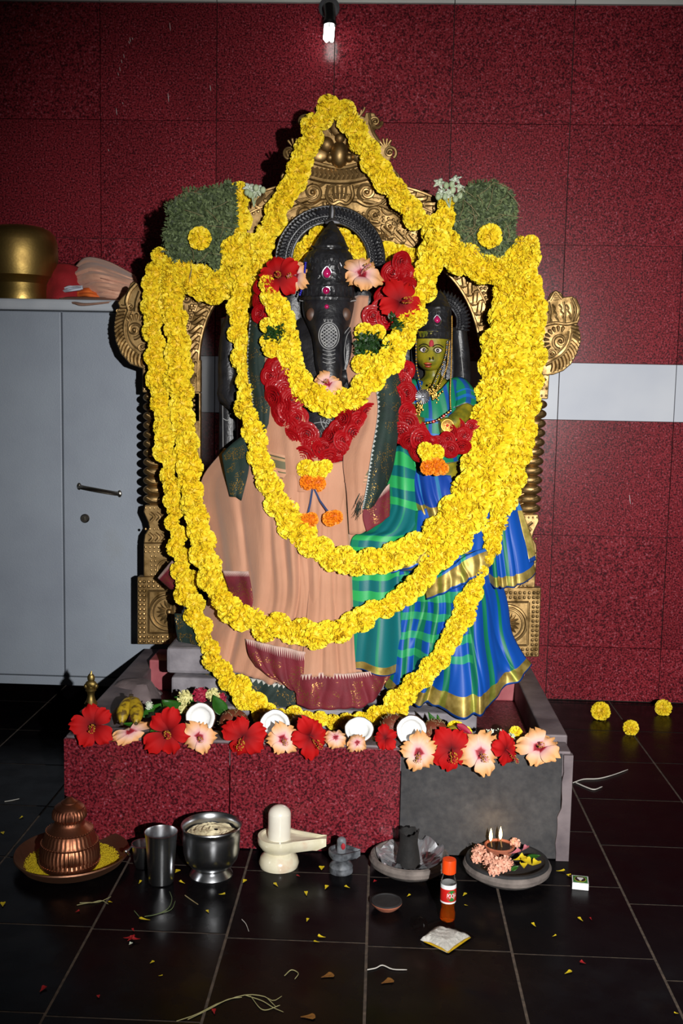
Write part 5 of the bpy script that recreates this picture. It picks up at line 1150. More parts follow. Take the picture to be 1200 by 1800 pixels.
def coco_brown(label, x, y, Y, rx, ry, mat='husk_red', tip=True):
    s = px(Y); c = at(x, y, Y); b = MB(); b.ell(c, (rx*s, rx*s*.95, ry*s), 22, 14); root = thing('brown_coconut', label, 'coconut', c); build(b, 'nut', mat, root)
    b = MB(); rg = random.Random(int(x))
    for k in range(60):
        a = rg.uniform(0, 2*PI); t = rg.uniform(-.2, 1.3); p = c + Vector((rx*s*math.cos(a)*math.cos(t), rx*.95*s*math.sin(a)*math.cos(t), ry*s*math.sin(t))); b.tube([p, p+Vector((rg.uniform(-.006, .006), rg.uniform(-.006, .002), rg.uniform(0, .009)))], .0006, 4)
    build(b, 'fibre', 'stem_dry', root); return root
coco_brown('reddish brown coconut half shell left of the second white half', 411, 1270, 2.515, 27, 24)
coco_brown('small brown coconut shell right of the second white half', 528, 1276, 2.515, 22, 20)
coco_brown('brown coconut shell behind the bright white half', 692, 1280, 2.525, 25, 25)
coco_brown('smooth terracotta brown shell right of the bright white half', 764, 1286, 2.50, 24, 22)
# bananas
m = NT('banana'); v = m.coord(); m.col(m.ramp(m.noise(v, 60, 3), [(.40, '5a4412'), (.50, 'a08418'), (.7, 'b89a22')])); m.set(rough=.5)
simple('banana_tip', '2a2014', '46381c', 60, .8)
def banana(label, P, r):
    Q = cat_rom(P, 16); root = thing('banana', label, 'fruit', at(*P[-1])); pr = [.30, .34, .5, .75, .92, 1, 1.05, 1.05, 1.05, 1.03, 1, .97, .92, .84, .7, .5, .28]
    b = MB(); b.tube([at(*q) for q in Q], [r*px(2.5)*k for k in pr], 10); build(b, 'fruit', 'banana', root, angle=180)
    b = MB(); b.tube([at(*Q[0])+Vector((.001, 0, .008)), at(*Q[0])], .0042, 7); b.ell(at(*Q[-1]), .0052, 8, 6); build(b, 'tip', 'banana_tip', root)
banana('left small yellow banana leaning on the platform rim', [(229,1226,2.56),(224,1238,2.53),(216,1252,2.50),(214,1272,2.475)], 12)
banana('right small yellow banana with a dark tip beside its twin', [(231,1226,2.56),(236,1238,2.53),(240,1252,2.50),(239,1272,2.465)], 13)
# leaves, roses and small flowers lying behind the coconuts
def leaf(name, label, base, tip, w, up=(0, -.5, 1), mat='leaf_green', cup=.12, n=(8, 12), cat='leaf', group=None):
    a, t = at(*base), at(*tip); ax = t-a; L = ax.length; u_ = ax.normalized(); s = u_.cross(Vector(up)).normalized(); nn = s.cross(u_).normalized(); W = w*px(base[2])
    def fn(u, v):
        x = (u-.5)*2; k = math.sin(PI*min(1, v**.75))**.9*(1-.25*v) if 0 < v < 1 else .02
        return a + u_*(L*v) + s*(x*W*k) + nn*(cup*W*(abs(x)**1.3*1.6) - .25*W*(v-.5)**2)
    return tag(build(MB().grid(fn, *n), name, mat, loc=a, solid=.0008, angle=180), label, cat, group)
leaf('betel_leaf', 'broad green betel leaf behind the bananas', (252,1262,2.56), (292,1236,2.60), 15)
leaf('betel_leaf', 'round green betel leaf left of the first coconut half', (318,1256,2.56), (284,1232,2.58), 20)
leaf('betel_leaf', 'green betel leaf propped behind the first coconut half', (346,1240,2.60), (306,1226,2.62), 14)
leaf('betel_leaf', 'green betel leaf leaning left of the brown coconut', (394,1258,2.55), (374,1222,2.58), 15)
leaf('betel_leaf', 'pointed green leaf standing right of the bright coconut half', (772,1288,2.50), (752,1252,2.53), 9)
leaf('betel_leaf', 'slim green leaf rising beside the pointed leaf', (776,1288,2.50), (768,1256,2.54), 7)
leaf('betel_leaf', 'dark green leaf flat under the bananas', (262,1278,2.47), (212,1272,2.49), 9, (0, -.3, 1))
leaf('betel_leaf', 'large green leaf lying at the left between banana and coconut', (300,1268,2.53), (262,1290,2.47), 14)
def small_flower(label, x, y, Y, s, mesh, nm, d=(0, -1, .5)):
    rg = random.Random(int(x+y)); o = new(nm, mesh, None, at(x, y, Y)); o.rotation_mode = 'QUATERNION'; o.rotation_quaternion = face(d, rg.uniform(0, 6)); k = s*px(Y); o.scale = (k, k*.8, k); return tag(o, label, 'flower')
PALE = marigold_mesh('pale_flower', 'marigold', 12, 50); simple('pale_yellow', 'c8c070', 'd8d4a0', 30, .6); PALE.materials.clear(); PALE.materials.append(MATS['pale_yellow'])
MG = marigold_mesh('magenta_rose', 'rose_red', 14, 60); simple('magenta', '8c0c2c', 'a01c3c', 30, .6); MG.materials.clear(); MG.materials.append(MATS['magenta'])
WH = marigold_mesh('white_flower', 'rose_red', 15, 40); WH.materials.clear(); WH.materials.append(MATS['white_petal'])
small_flower('pale yellow chrysanthemum on the betel leaves left of the coconut', 325, 1226, 2.585, 14, PALE, 'chrysanthemum')
small_flower('pale yellow chrysanthemum at the left of the brown coconut', 374, 1221, 2.60, 13, PALE, 'chrysanthemum')
small_flower('magenta rose behind the first coconut half', 352, 1222, 2.61, 15, MG, 'magenta_rose')
small_flower('small magenta rose beside the left chrysanthemum pair', 388, 1228, 2.61, 11, MG, 'magenta_rose')
small_flower('pale flower bud above the first coconut half', 322, 1246, 2.56, 9, PALE, 'chrysanthemum')
small_flower('small white flower beside the banana leaf', 262, 1240, 2.58, 8, WH, 'white_flower')
small_flower('yellow marigold at the far right among the white blossoms', 800, 1282, 2.51, 16, MAR[1], 'marigold_flower')
small_flower('yellow marigold half hidden right of the mango', 818, 1288, 2.50, 12, MAR[2], 'marigold_flower')
small_flower('small yellow marigold near the right end of the white blossoms', 906, 1288, 2.52, 12, MAR[0], 'marigold_flower')
small_flower('tiny yellow marigold by the right corner of the rim', 958, 1304, 2.46, 9, MAR[3], 'marigold_flower')
simple('fruit_yellow', '8e7c1e', 'a08c2c', 20, .4)
for lab, x, y, r in (('yellow green fruit right of the terracotta shell', 798, 1290, 17), ('small yellow green fruit beside the red petal', 818, 1296, 12)):
    c = at(x, y, 2.475); s = px(2.475); b = MB(); b.ell(c, (r*s, r*s*.85, r*s*.85), 18, 12); b.ell(c+Vector((r*s*.9, 0, r*s*.3)), (.003, .003, .004), 6, 5); tag(build(b, 'fruit', 'fruit_yellow', loc=c), lab, 'fruit')
leaf('red_petal', 'dark red petal lying on the yellow green fruit', (802,1274,2.455), (830,1292,2.45), 9, (0, -.6, 1), 'magenta', .2, cat='petal')
js = thing('jasmine_string', 'string of small white jasmine blossoms at the right end of the platform', 'garland', at(880, 1295, 2.48)); rgj = random.Random(9)
for x, y in even([(838,1296),(860,1288),(880,1290),(900,1296),(925,1302),(940,1308)], 6):
    b = MB(); star_flower(b, at(x+rgj.uniform(-4, 4), y+rgj.uniform(-4, 4), 2.49+rgj.uniform(-.02, .02)), 5.5*px(2.48), (rgj.uniform(-.8, .8), -1, rgj.uniform(-.2, 1)), rgj); build(b, 'blossom', 'white_petal', js, fix=False)
# brass lamp handle standing at the left rear of the rim
LB = onz(160, 1256, PZ); LY = LB.y
def lathe_at(prof_px, cx, Y, zbase, n=32, **kw):
    y0 = prof_px[0][1]; z0 = at(cx, y0, Y).z; c = at(cx, y0, Y); c.z = zbase
    return MB().lathe([(max(h, .02)*px(Y), at(cx, y, Y).z-z0) for h, y in prof_px], n, c, **kw), c
b, c = lathe_at([(0,1256),(19,1256),(20,1250),(14,1246),(10,1240),(12,1236),(8,1230),(6,1222),(7,1216),(10,1213),(8,1210),(5,1208),(4,1204)], 160, LY, PZ)
bl = thing('brass_bell', 'small brass hand bell with a pointed figure handle at the left rim', 'bell', c); build(b, 'stem', 'old_brass', bl)
b = MB(); s = px(LY)
P = lambda x, y: at(x, y, LY)
b.ell(P(160,1203), (11*s, 6*s, 8*s), 12, 8); b.ell(P(160,1192), (7*s, 5*s, 9*s), 12, 8); b.tube([P(160,1190), P(160,1184), P(161,1179)], [4*s, 2.6*s, .6*s], 8); b.ell(P(151,1206), (4*s, 4*s, 5*s)); b.ell(P(169,1206), (4*s, 4*s, 5*s)); b.ell(P(160,1204), (4*s, 8*s, 4*s)); build(b, 'figure', 'old_brass', bl)
# ---------------------------------------------------------------- things on the floor
def on_floor(name, label, cat, prof, cx, parts_mat, yb, n=40, **kw):
    Y = onz(cx, yb, 0).y; b, c = lathe_at(prof, cx, Y, 0, n, **kw); return b, c, Y
# copper tray with turmeric rice and stacked copper pot
tc = onz(126, 1516, 0); TR = 104*px(tc.y)
tray = thing('copper_tray', 'round dull copper tray holding yellow rice on the floor', 'tray', tc)
b = MB().lathe([(0, .004), (TR*.80, .004), (TR*.86, .010), (TR*.97, .026), (TR, .029), (TR*1.01, .026), (TR*.89, .006), (TR*.82, 0), (0, 0)], 56, tc, cap=False, flute=lambda a, i: 1+.012*math.sin(3*a+1)); build(b, 'dish', 'copper_tray', tray)
simple('rice_yellow', 'c8ae08', 'd8c020', 300, .7)
b = MB(); rg = random.Random(4)
b.lathe([(0, .012), (TR*.55, .012), (TR*.80, .0045)], 36, tc, cap=False)
for i in range(3600):
    r = TR*.83*math.sqrt(rg.random()); a = rg.uniform(0, 2*PI); p = tc + Vector((r*math.cos(a), r*math.sin(a), .0125 - .0075*max(0, (r/TR-.5)/.33)+rg.uniform(0, .002))); d = Vector((rg.uniform(-1, 1), rg.uniform(-1, 1), rg.uniform(-.3, .5))).normalized()*.0028; s = d.orthogonal().normalized()*.0009; t = d.cross(s).normalized()*.0009
    b.add([p-d, p+s, p+t, p-s, p-t, p+d], [(0,1,2),(0,2,3),(0,3,4),(0,4,1),(5,2,1),(5,3,2),(5,4,3),(5,1,4)])
o = build(b, 'yellow_rice', 'rice_yellow', loc=tc+Vector((0, 0, .004)), fix=False, angle=180); tag(o, 'yellow turmeric rice grains spread over the copper tray', 'rice', kind='stuff')
cp = onz(123, 1522, .012); Y = cp.y
prof = [(50,1536),(54,1531),(55,1525),(53,1520),(54,1516),(53,1503),(50,1496),(51,1493),(47,1488),(45,1480),(41,1475),(42,1472),(34,1467),(29,1463),(27,1461),(26,1457),(28,1453),(31,1450),(31,1444),(29,1438),(27,1436),(27,1433),(22,1429),(15,1426),(15,1424),(9,1421),(6,1418),(0,1416)]
z0 = at(123, 1536, Y).z; pc = Vector((cp.x, Y, .014))
pot2 = thing('copper_pot', 'tiered copper pot with fluted bands standing in the copper tray', 'pot', pc)
P = [(h*px(Y), at(123, y, Y).z-z0) for h, y in prof]
def flt(a, i): return 1 + (.020*math.cos(44*a) if 3 <= i <= 5 else 0) + (.03*math.cos(30*a) if 16 <= i <= 19 else 0) + (.012*math.cos(36*a) if 8 <= i <= 9 else 0)
build(MB().lathe(P, 176, pc, flute=flt), 'body', 'copper', pot2)
b = MB()
for zi, rr, n_ in ((2, 55, 60), (7, 51.5, 56), (11, 42.5, 46)):
    for k in range(n_): a = 2*PI*k/n_; b.ell(pc+Vector((rr*px(Y)*math.cos(a), rr*px(Y)*math.sin(a), P[zi][1])), .0018, 6, 4)
build(b, 'bead_ring', 'copper', pot2)
# steel tumbler
tb = onz(283, 1550, 0); Y = tb.y; z0 = at(283, 1550, Y).z; prof = [(0,1550),(21,1550),(23,1548),(25,1520),(27.5,1490),(29.5,1466),(30.5,1463),(30.8,1461.5),(29.8,1461.5),(28.5,1466),(26.5,1490),(24,1520),(22,1546),(0,1546)]
tu = build(MB().lathe([(h*px(Y), at(283, y, Y).z-z0) for h, y in prof], 48, tb, cap=False), 'steel_tumbler', 'steel', loc=tb); tag(tu, 'empty tall steel tumbler beside the copper tray', 'tumbler')
# steel ladle cup behind the tumbler
lc = onz(252, 1524, 0)
ld = thing('ladle', 'small steel ladle cup with a handle behind the tumbler', 'ladle', lc)
s = px(lc.y); zc = at(252, 1482, lc.y).z
build(MB().lathe([(0, 0), (14*s, .002), (17*s, .012), (21*s, zc*.9), (22*s, zc), (20.5*s, zc), (15*s, .016), (0, .008)], 32, lc, cap=False), 'cup', 'steel', ld)
b = MB(); b.tube([lc+Vector((-.024, -.004, zc-.004)), lc+Vector((-.034, -.02, zc-.012)), lc+Vector((-.024, -.034, zc-.014))], .0025, 8); b.ell(lc+Vector((-.036, -.02, zc-.012)), .005); build(b, 'handle', 'steel', ld)
# steel pot with sweet
bw = onz(371, 1537, 0); Y = bw.y; z0 = at(371, 1537, Y).z
prof = [(0,1541),(39,1541),(40,1538),(36,1532),(31,1527),(31,1524),(40,1520),(48,1510),(51.5,1496),(53,1478),(53,1466),(52,1462),(54,1457),(56,1453),(55,1451),(52,1454),(50,1462),(51,1478),(49,1496),(45,1510),(30,1519),(0,1521)]
pt = thing('steel_pot', 'footed steel pot holding cream coloured sweet', 'pot', bw)
build(MB().lathe([(h*px(Y), at(371, y, Y).z-z0+.0) for h, y in [(h, y-3) for h, y in prof]], 56, bw+Vector((0,0,0)), cap=False), 'vessel', 'steel', pt)
simple('sweet', 'cdbf98', 'd8ccaa', 60, .8, bump=.6, bscale=60)
b = MB(); rg = random.Random(8); zc = at(371, 1464, Y).z - z0
b.grid(lambda u, v: (bw.x+46*px(Y)*v*math.cos(2*PI*u), bw.y+46*px(Y)*v*math.sin(2*PI*u), zc + .010*(1-v)+ .004*math.sin(9*u*2*PI*v+5*v)*math.sin(8*v+3*u)), 40, 14); o = build(b, 'sweet', 'sweet', loc=bw+Vector((0, 0, zc))); tag(o, 'cream coloured ground sweet heaped in the steel pot', 'food', kind='stuff')
# lingams
m = NT('marble'); v = m.coord(); m.col(m.ramp(m.noise(v, 14, 5, .6), [(.3, 'c8bf9c'), (.55, 'd6cfb6'), (.75, 'c8a488')])); m.set(rough=.22, coat=.4)
simple('marble_white', 'dcd8ca', 'd4ccbc', 20, .2, coat=.4)
simple('soap_stone', '3c3e42', '82868c', 40, .55, bump=.4, bscale=80)
simple('soap_dark', '26282c', '6a6e74', 50, .55, bump=.4, bscale=80)
def lingam(name, label, cx, yb, base_prof, plate, shaft, mats, kum=None):
    """base profile, spouted plate (halfwidth, y top, y bottom, spout tip x, spout halfwidth) and rounded shaft"""
    p0 = onz(cx, yb, 0); Y = p0.y; z0 = at(cx, yb, Y).z; zz = lambda y: at(cx, y, Y).z-z0; s = px(Y); root = thing(name, label, 'lingam', p0)
    build(MB().lathe([(h*s, zz(y)) for h, y in base_prof], 44, p0), 'base', mats[0], root)
    hw, yt, yb2, tipx, sw = plate; N = 48; ring = []
    L = (tipx-cx)*s
    for k in range(N):
        a = 2*PI*k/N; x, y = hw*s*math.cos(a), hw*s*math.sin(a)
        w_ = math.cos(a)
        if w_ > .72: 
            t = (w_-.72)/.28; x = hw*s*.72 + (L-hw*s*.72)*min(1, t*1.6)
            y = math.copysign(max(sw*s, hw*s*abs(math.sin(a))*(1-t) if t < .5 else 0, sw*s), math.sin(a) if abs(math.sin(a)) > 1e-6 else 1)
        ring.append((x, y))
    b = MB(); layers = [(.80, zz(yb2)), (.97, zz((yb2*.6+yt*.4))), (1.0, zz((yb2*.3+yt*.7))), (.98, zz(yt)), (.86, zz(yt)), (.80, zz(yt)-.006), (.4, zz(yt)-.006)]
    vs = [p0+Vector((x*k if x < hw*s else x*(1 if k > .8 else k), y*k if k > .8 else y*k, z)) for k, z in layers for x, y in ring]
    fs = [(i*N+k, i*N+(k+1) % N, (i+1)*N+(k+1) % N, (i+1)*N+k) for i in range(len(layers)-1) for k in range(N)] + [tuple(range(N)), tuple((len(layers)-1)*N+k for k in range(N))]
    b.add(vs, fs); build(b, 'spouted_plate', mats[1], root, angle=50)
    h, ytop, ybot = shaft; r = h*s; z1 = zz(ytop); pr = [(r*.98, zz(ybot))] + [(r, zz(ybot)+.004)] + [(r, z1-r*.85)] + [(r*math.cos(a), z1-r*.85+r*.85*math.sin(a)) for a in np.linspace(.15, PI/2, 9)]
    sh_ = build(MB().lathe(pr, 36, p0), 'shaft', mats[2], root)
    return root, p0, Y
lingam('marble_lingam', 'cream marble lingam with rounded top and long spout', 490, 1521, [(30,1524),(35,1521),(37,1514),(34,1505),(27,1498),(24,1495),(26,1491),(32,1487)], (40, 1468, 1490, 577, 9), (21, 1415, 1482), ('marble', 'marble', 'marble_white'))
rt, p0, Y = lingam('stone_lingam', 'small dark grey stone lingam with chalky ridges', 599, 1531, [(20,1533),(22,1531),(22,1527),(21,1524),(22,1521),(20,1517),(14,1513),(12,1511),(15,1507)], (24, 1493, 1507, 634, 5), (8.5, 1471, 1500), ('soap_dark', 'soap_dark', 'soap_stone'))
b = MB(); b.ell(at(603, 1488, Y-.013), (.005, .002, .008)); build(b, 'kumkum_mark', 'kumkum', rt)
# clay bowl with foil and clay burner
simple('clay_grey', '58504c', '7a706a', 30, .9, bump=.5, bscale=70)
simple('clay_soot', '0e0d0d', '201d1c', 30, .85, bump=.5, bscale=80)
simple('clay_red', '8a4a34', 'a05e44', 30, .85, bump=.4, bscale=90)
simple('clay_black', '141416', '222224', 30, .8, bump=.3)
simple('foil', 'd8dade', 'c0c2c8', 40, .38, .85)
simple('ash', '6e6a66', '8e8a84', 60, .95, bump=.6, bscale=120)
def clay_bowl(label, cx, cyr, hw, mat, zr=.038):
    """shallow bowl: cx, photo row of the rim centre, rim halfwidth"""
    Y = onz(cx, cyr, zr).y; c = onz(cx, cyr, zr); c.z = 0; R = hw*px(Y); root = thing('clay_bowl', label, 'bowl', c)
    build(MB().lathe([(0, .0), (R*.55, 0), (R*.80, .007), (R*.97, .020), (R, .030), (R*.96, .038), (R*.90, .040), (R*.84, .034), (R*.70, .018), (R*.4, .012), (0, .010)], 56, c, cap=False, flute=lambda a, i: 1+.008*math.sin(4*a+1)), 'bowl', mat, root); return root, c, R
cb, c1, R1 = clay_bowl('grey clay bowl lined with silver foil holding the soot burner', 720, 1502, 74, 'clay_grey')
b = MB(); rg = random.Random(6)
def foil(u, v):
    a = 2*PI*u; r = R1*(.25+.58*v+.03*math.sin(7*a)*v); z = .016 + .024*v**1.5 + (.005*v*v*math.sin(9*a)+.003*math.sin(17*a+3))*v + rg.uniform(-.002, .002) + (.012*v*max(0, math.cos(a-.6))); return c1+Vector((r*math.cos(a), r*math.sin(a), z))
b.grid(foil, 60, 8); build(b, 'foil_lining', 'foil', cb, smooth=False, fix=False)
b = MB().lathe([(0, .018), (R1*.45, .016), (R1*.6, .018)], 30, c1, cap=False); build(b, 'ash', 'ash', cb)
bc = onz(717, 1522, .017); s = px(bc.y); zz = lambda y: at(717, y, bc.y).z - at(717, 1530, bc.y).z + .014
rgb = random.Random(2); top = [rgb.uniform(-.006, .004) for _ in range(28)]
b = MB().lathe([(16*s, zz(1530)), (21*s, zz(1527)), (22*s, zz(1518)), (20*s, zz(1505)), (16.5*s, zz(1488)), (17*s, zz(1475)), (19*s, zz(1466)), (16*s, zz(1466)), (12*s, zz(1480)), (10*s, zz(1510))], 28, Vector((bc.x, bc.y, 0)), cap=False, flute=lambda a, i: 1+.03*math.sin(3*a))
vs = b.v
for i in (6, 7):
    for k in range(28): x, y, z = vs[i*28+k]; vs[i*28+k] = (x, y, z+top[k])
tag(build(b, 'clay_burner', 'clay_soot', loc=(bc.x, bc.y, .014)), 'sooty upright clay burner standing in the foil lined bowl', 'burner')
# black topped clay saucer
dc = onz(679, 1596, 0); s = px(dc.y); dy = thing('clay_saucer', 'upturned clay saucer with blackened top lying on the floor', 'saucer', dc)
build(MB().lathe([(18*s, 0), (24*s, .006), (28.5*s, .013), (28.5*s, .0155)], 36, dc), 'body', 'clay_red', dy); build(MB().lathe([(28.6*s, .0150), (28*s, .018), (25*s, .0185), (24*s, .0170), (0, .016)], 36, dc), 'top', 'clay_black', dy)
# lamp bowl with burning lamp and flowers
lb, c2, R2 = clay_bowl('grey clay bowl with blackened rim holding the burning lamp and flowers', 891, 1512, 80, 'clay_grey', .040)
build(MB().lathe([(R2*.95, .0385), (R2*.93, .044), (R2*.86, .044), (R2*.80, .034), (R2*.6, .020), (0, .014)], 56, c2, cap=False), 'inner_rim', 'clay_black', lb)
lc2 = onz(877, 1500, .03); s = px(lc2.y); lo = thing('oil_lamp', 'small burning clay oil lamp with two wicks in the flower bowl', 'lamp', lc2)
build(MB().lathe([(15*s, -.008), (22*s, .0), (27*s, .012), (28*s, .020), (26*s, .022), (23*s, .017), (18*s, .010), (0, .006)], 36, lc2, cap=False), 'saucer', 'clay_red', lo)
simple('lamp_oil', '1c0d06', rough=.05); build(MB().lathe([(24*s, .0175), (0, .0176)], 36, lc2), 'oil', 'lamp_oil', lo)
m = NT('flame'); v = m.coord(); m.col('000000'); m.b.inputs['Emission Color'].default_value = (1, .62, .22, 1); m.set(emit=14)
m = NT('wick'); m.col('8a6a40')
for x, y in ((861, 1466), (878, 1463)):
    base = at(x+1, y+13, lc2.y-.004); tip = at(x, y-10, lc2.y-.004); h = (tip-base).length
    w0 = at(x+4, y+28, lc2.y-.004); b = MB(); b.tube([w0, base+Vector((0, 0, .003))], .0014, 6); build(b, 'wick', 'wick', lo)
    b = MB().lathe([(.0006, 0), (.0030, h*.18), (.0040, h*.35), (.0032, h*.6), (.0014, h*.85), (.0002, h)], 14, base); build(b, 'flame', 'flame', lo)
    L = bpy.data.lights.new('flame_light', 'POINT'); L.energy = .035; L.color = (1, .6, .25); L.shadow_soft_size = .006; lo_l = bpy.data.objects.new('flame_light', L); COL.objects.link(lo_l); lo_l.location = base + Vector((0, -.001, h*1.3))
simple('peach_petal', 'd8987e', 'e0ac94', 30, .6); PEA = [marigold_mesh('peach_flower', 'peach_petal', s, 50) for s in (21, 22)]
for i, (x, y, r) in enumerate(((842,1497,14),(838,1508,11),(862,1514,16),(875,1522,16),(888,1518,15),(868,1530,12),(848,1502,10),(905,1482,10))):
    small_flower(('peach flower beside the burning lamp, ' + ('left rim', 'lower left rim', 'front left', 'front centre', 'front right of centre', 'lowest at the front', 'between lamp and left rim', 'behind the lamp at the right')[i]), x, y, onz(x, y, .052).y, r, PEA[i % 2], 'peach_flower', (0, -.8, .7))
simple('petal_yellow', 'c8ae10', 'd4c028', 30, .6); simple('petal_red', '8e1016', 'a4181e', 30, .6); simple('petal_pink', 'b06070', 'c88088', 30, .6)
def petal(mat, x, y, z, L, a, name, label, group, W=.4, lift=.3, rg=rnd):
    p = onz(x, y, z); d = Vector((math.cos(a), math.sin(a), 0)); s = Vector((-d.y, d.x, 0)); l = L*px(p.y)
    def fn(u, v): k = (u-.5)*2; w_ = W*l*(.10+.95*v**1.4)*(1-.35*max(0, v-.8)/.2*k*k); return p + d*(l*(v-.5-.12*k*k*(v > .9))) + s*(k*w_) + Vector((0, 0, .0010 + lift*l*(abs(k)**2*.4*v + (v-.4)**2 + .12*math.sin(5*k+x)*v*v)))
    return tag(build(MB().grid(fn, 4, 5), name, mat, loc=p, angle=180), label, 'petal', group)
for i, (x, y, L, a, lab) in enumerate(((913,1512,26,.4,'left of the two'),(928,1518,26,2,'middle'),(940,1520,22,.9,'rightmost'),(920,1524,18,1.5,'lowest'))): petal('petal_yellow', x, y, .046, L, a, 'yellow_petal', 'large yellow petal in the lamp bowl, '+lab, None, .5, .4)
petal('petal_pink', 905, 1500, .05, 26, .5, 'pink_petal', 'pink wilted petal right of the burning lamp', None, .35); petal('petal_pink', 922, 1493, .052, 22, 1.0, 'pink_petal', 'pink wilted petal at the rear right of the lamp bowl', None, .3)
leaf('green_leaf', 'small green leaf at the right of the lamp bowl', (925,1508,c2.y+.0), (950,1504,c2.y+.01), 6); leaf('green_leaf', 'green stem leaf at the front of the lamp bowl', (898,1530,c2.y-.055), (912,1522,c2.y-.05), 5)
# oil bottle
gl = NT('bottle_clear'); gl.col('ffffff'); gl.set(trans=1, rough=.02, ior=1.15)
gl = NT('bottle_oil'); gl.col((.80, .16, .01, 1)); gl.set(trans=.9, rough=.05, ior=1.3)
simple('cap_orange', 'd83c0c', 'e04812', 30, .35); simple('label_red', 'b01818', 'c02018', 30, .35); simple('label_green', '1f6a2c', '2c7a34', 30, .35); simple('label_white', 'dcdcdc', rough=.35)
bo = onz(786, 1616, 0); Y = bo.y; s = px(Y); z0 = at(786, 1616, Y).z; zz = lambda y: at(786, y, Y).z-z0
bt = thing('oil_bottle', 'small plastic lamp oil bottle with an orange cap and red label', 'bottle', bo)
build(MB().lathe([(0, .001), (12*s, .0), (14*s, .004), (14.2*s, zz(1604)), (12.5*s, zz(1598)), (11.5*s, zz(1592)), (13*s, zz(1586)), (13.6*s, zz(1582)), (13.6*s, zz(1574)), (0, zz(1574))], 40, bo, cap=False), 'oil', 'bottle_oil', bt)
build(MB().lathe([(13.8*s, zz(1573)), (13.8*s, zz(1552)), (13.4*s, zz(1546)), (11.5*s, zz(1538)), (10*s, zz(1533)), (9.6*s, zz(1524)), (8.6*s, zz(1524)), (9*s, zz(1533)), (12.6*s, zz(1547)), (13*s, zz(1573))], 40, bo, cap=False), 'neck', 'bottle_clear', bt)
build(MB().lathe([(10.8*s, zz(1534)), (12.6*s, zz(1533)), (12.8*s, zz(1513)), (12*s, zz(1510)), (0, zz(1509.5))], 48, bo, flute=lambda a, i: 1+.02*math.cos(24*a)*(1 <= i <= 2)), 'cap', 'cap_orange', bt)
lw = build(MB().lathe([(14.4*s, zz(1583)), (14.5*s, zz(1582)), (14.5*s, zz(1552)), (14.3*s, zz(1551))], 48, bo, cap=False), 'label_sleeve', 'label_white', bt)
build(MB().lathe([(14.65*s, zz(1580)), (14.65*s, zz(1558))], 48, bo, cap=False), 'label_band', 'label_red', lw)
def wrap(pts, R): return [bo + Vector((R*math.sin(a), -R*math.cos(a), z)) for a, z in pts]
b = MB(); ov = [(.40+.62*math.cos(t), zz(1569)+.0120*math.sin(t)) for t in np.linspace(0, 2*PI, 29)[:-1]]
b.add(wrap([(.40, zz(1569))], 14.8*s) + wrap(ov, 14.8*s), [(0, 1+k, 1+(k+1) % 28) for k in range(28)]); build(b, 'label_oval', 'label_green', lw, fix=False)
def text_mesh(txt, size):
    cu = bpy.data.curves.new('t', 'FONT'); cu.body = txt; cu.size = size; cu.align_x = 'CENTER'; cu.align_y = 'CENTER'; o = bpy.data.objects.new('t', cu); COL.objects.link(o)
    dg = bpy.context.evaluated_depsgraph_get(); me = bpy.data.meshes.new_from_object(o.evaluated_get(dg)); vs = [v.co.copy() for v in me.vertices]; fs = [tuple(p.vertices) for p in me.polygons]
    bpy.data.objects.remove(o); bpy.data.curves.remove(cu); bpy.data.meshes.remove(me); return vs, fs
vs, fs = text_mesh('POOJA', .0150); R = 14.95*s
b = MB(); b.add([bo + Vector((R*math.sin(.40+v.x*.48/R), -R*math.cos(.40+v.x*.48/R), zz(1569)+v.y*.9)) for v in vs], fs); build(b, 'label_text', 'label_white', lw, fix=False, smooth=False)
# plastic packet of white powder
pk = onz(783, 1655, 0); pkt = thing('powder_packet', 'clear plastic packet of white wicks lying before the oil bottle', 'packet', pk)
simple('powder', 'bdb9b2', 'd0ccc4', 200, .9, bump=.8, bscale=160); simple('packet_edge', 'b8920e', 'c4a018', 30, .5)
gl = NT('plastic_film'); gl.col('ffffff'); gl.set(trans=1, rough=.12, ior=1.08, alpha=.45)
def quad(P4, z, lift, nz):
    a, b_, c_, d_ = [onz(x, y, 0) for x, y in P4]; rg = random.Random(4)
    def fn(u, v): p = a.lerp(b_, u).lerp(d_.lerp(c_, u), v); e = min(u, 1-u, v, 1-v); p.z = z + lift*min(1, e*5)**.6 + nz*(math.sin(23*u+9*v)*math.sin(19*v-5*u)+.5*rg.uniform(-1, 1))*min(1, e*8); return p
    return fn
build(MB().grid(quad([(738,1653),(768,1633),(826,1648),(786,1676)], .001, .014, .0012), 24, 18), 'powder', 'powder', pkt, fix=False)
build(MB().grid(quad([(744,1657),(745,1655),(789,1674),(788,1677)], .002, .003, 0), 12, 4), 'fold', 'packet_edge', pkt, fix=False)
build(MB().grid(quad([(788,1677),(786,1674),(825,1648),(827,1650)], .002, .003, 0), 12, 4), 'fold', 'packet_edge', pkt, fix=False)
build(MB().grid(quad([(724,1638),(772,1624),(834,1650),(788,1686)], .002, .017, .002), 26, 20), 'film', 'plastic_film', pkt, fix=False, smooth=True)
build(MB().grid(quad([(722,1634),(744,1624),(758,1642),(738,1656)], .003, .022, .004), 14, 12), 'film_twist', 'plastic_film', pkt, fix=False, smooth=False)
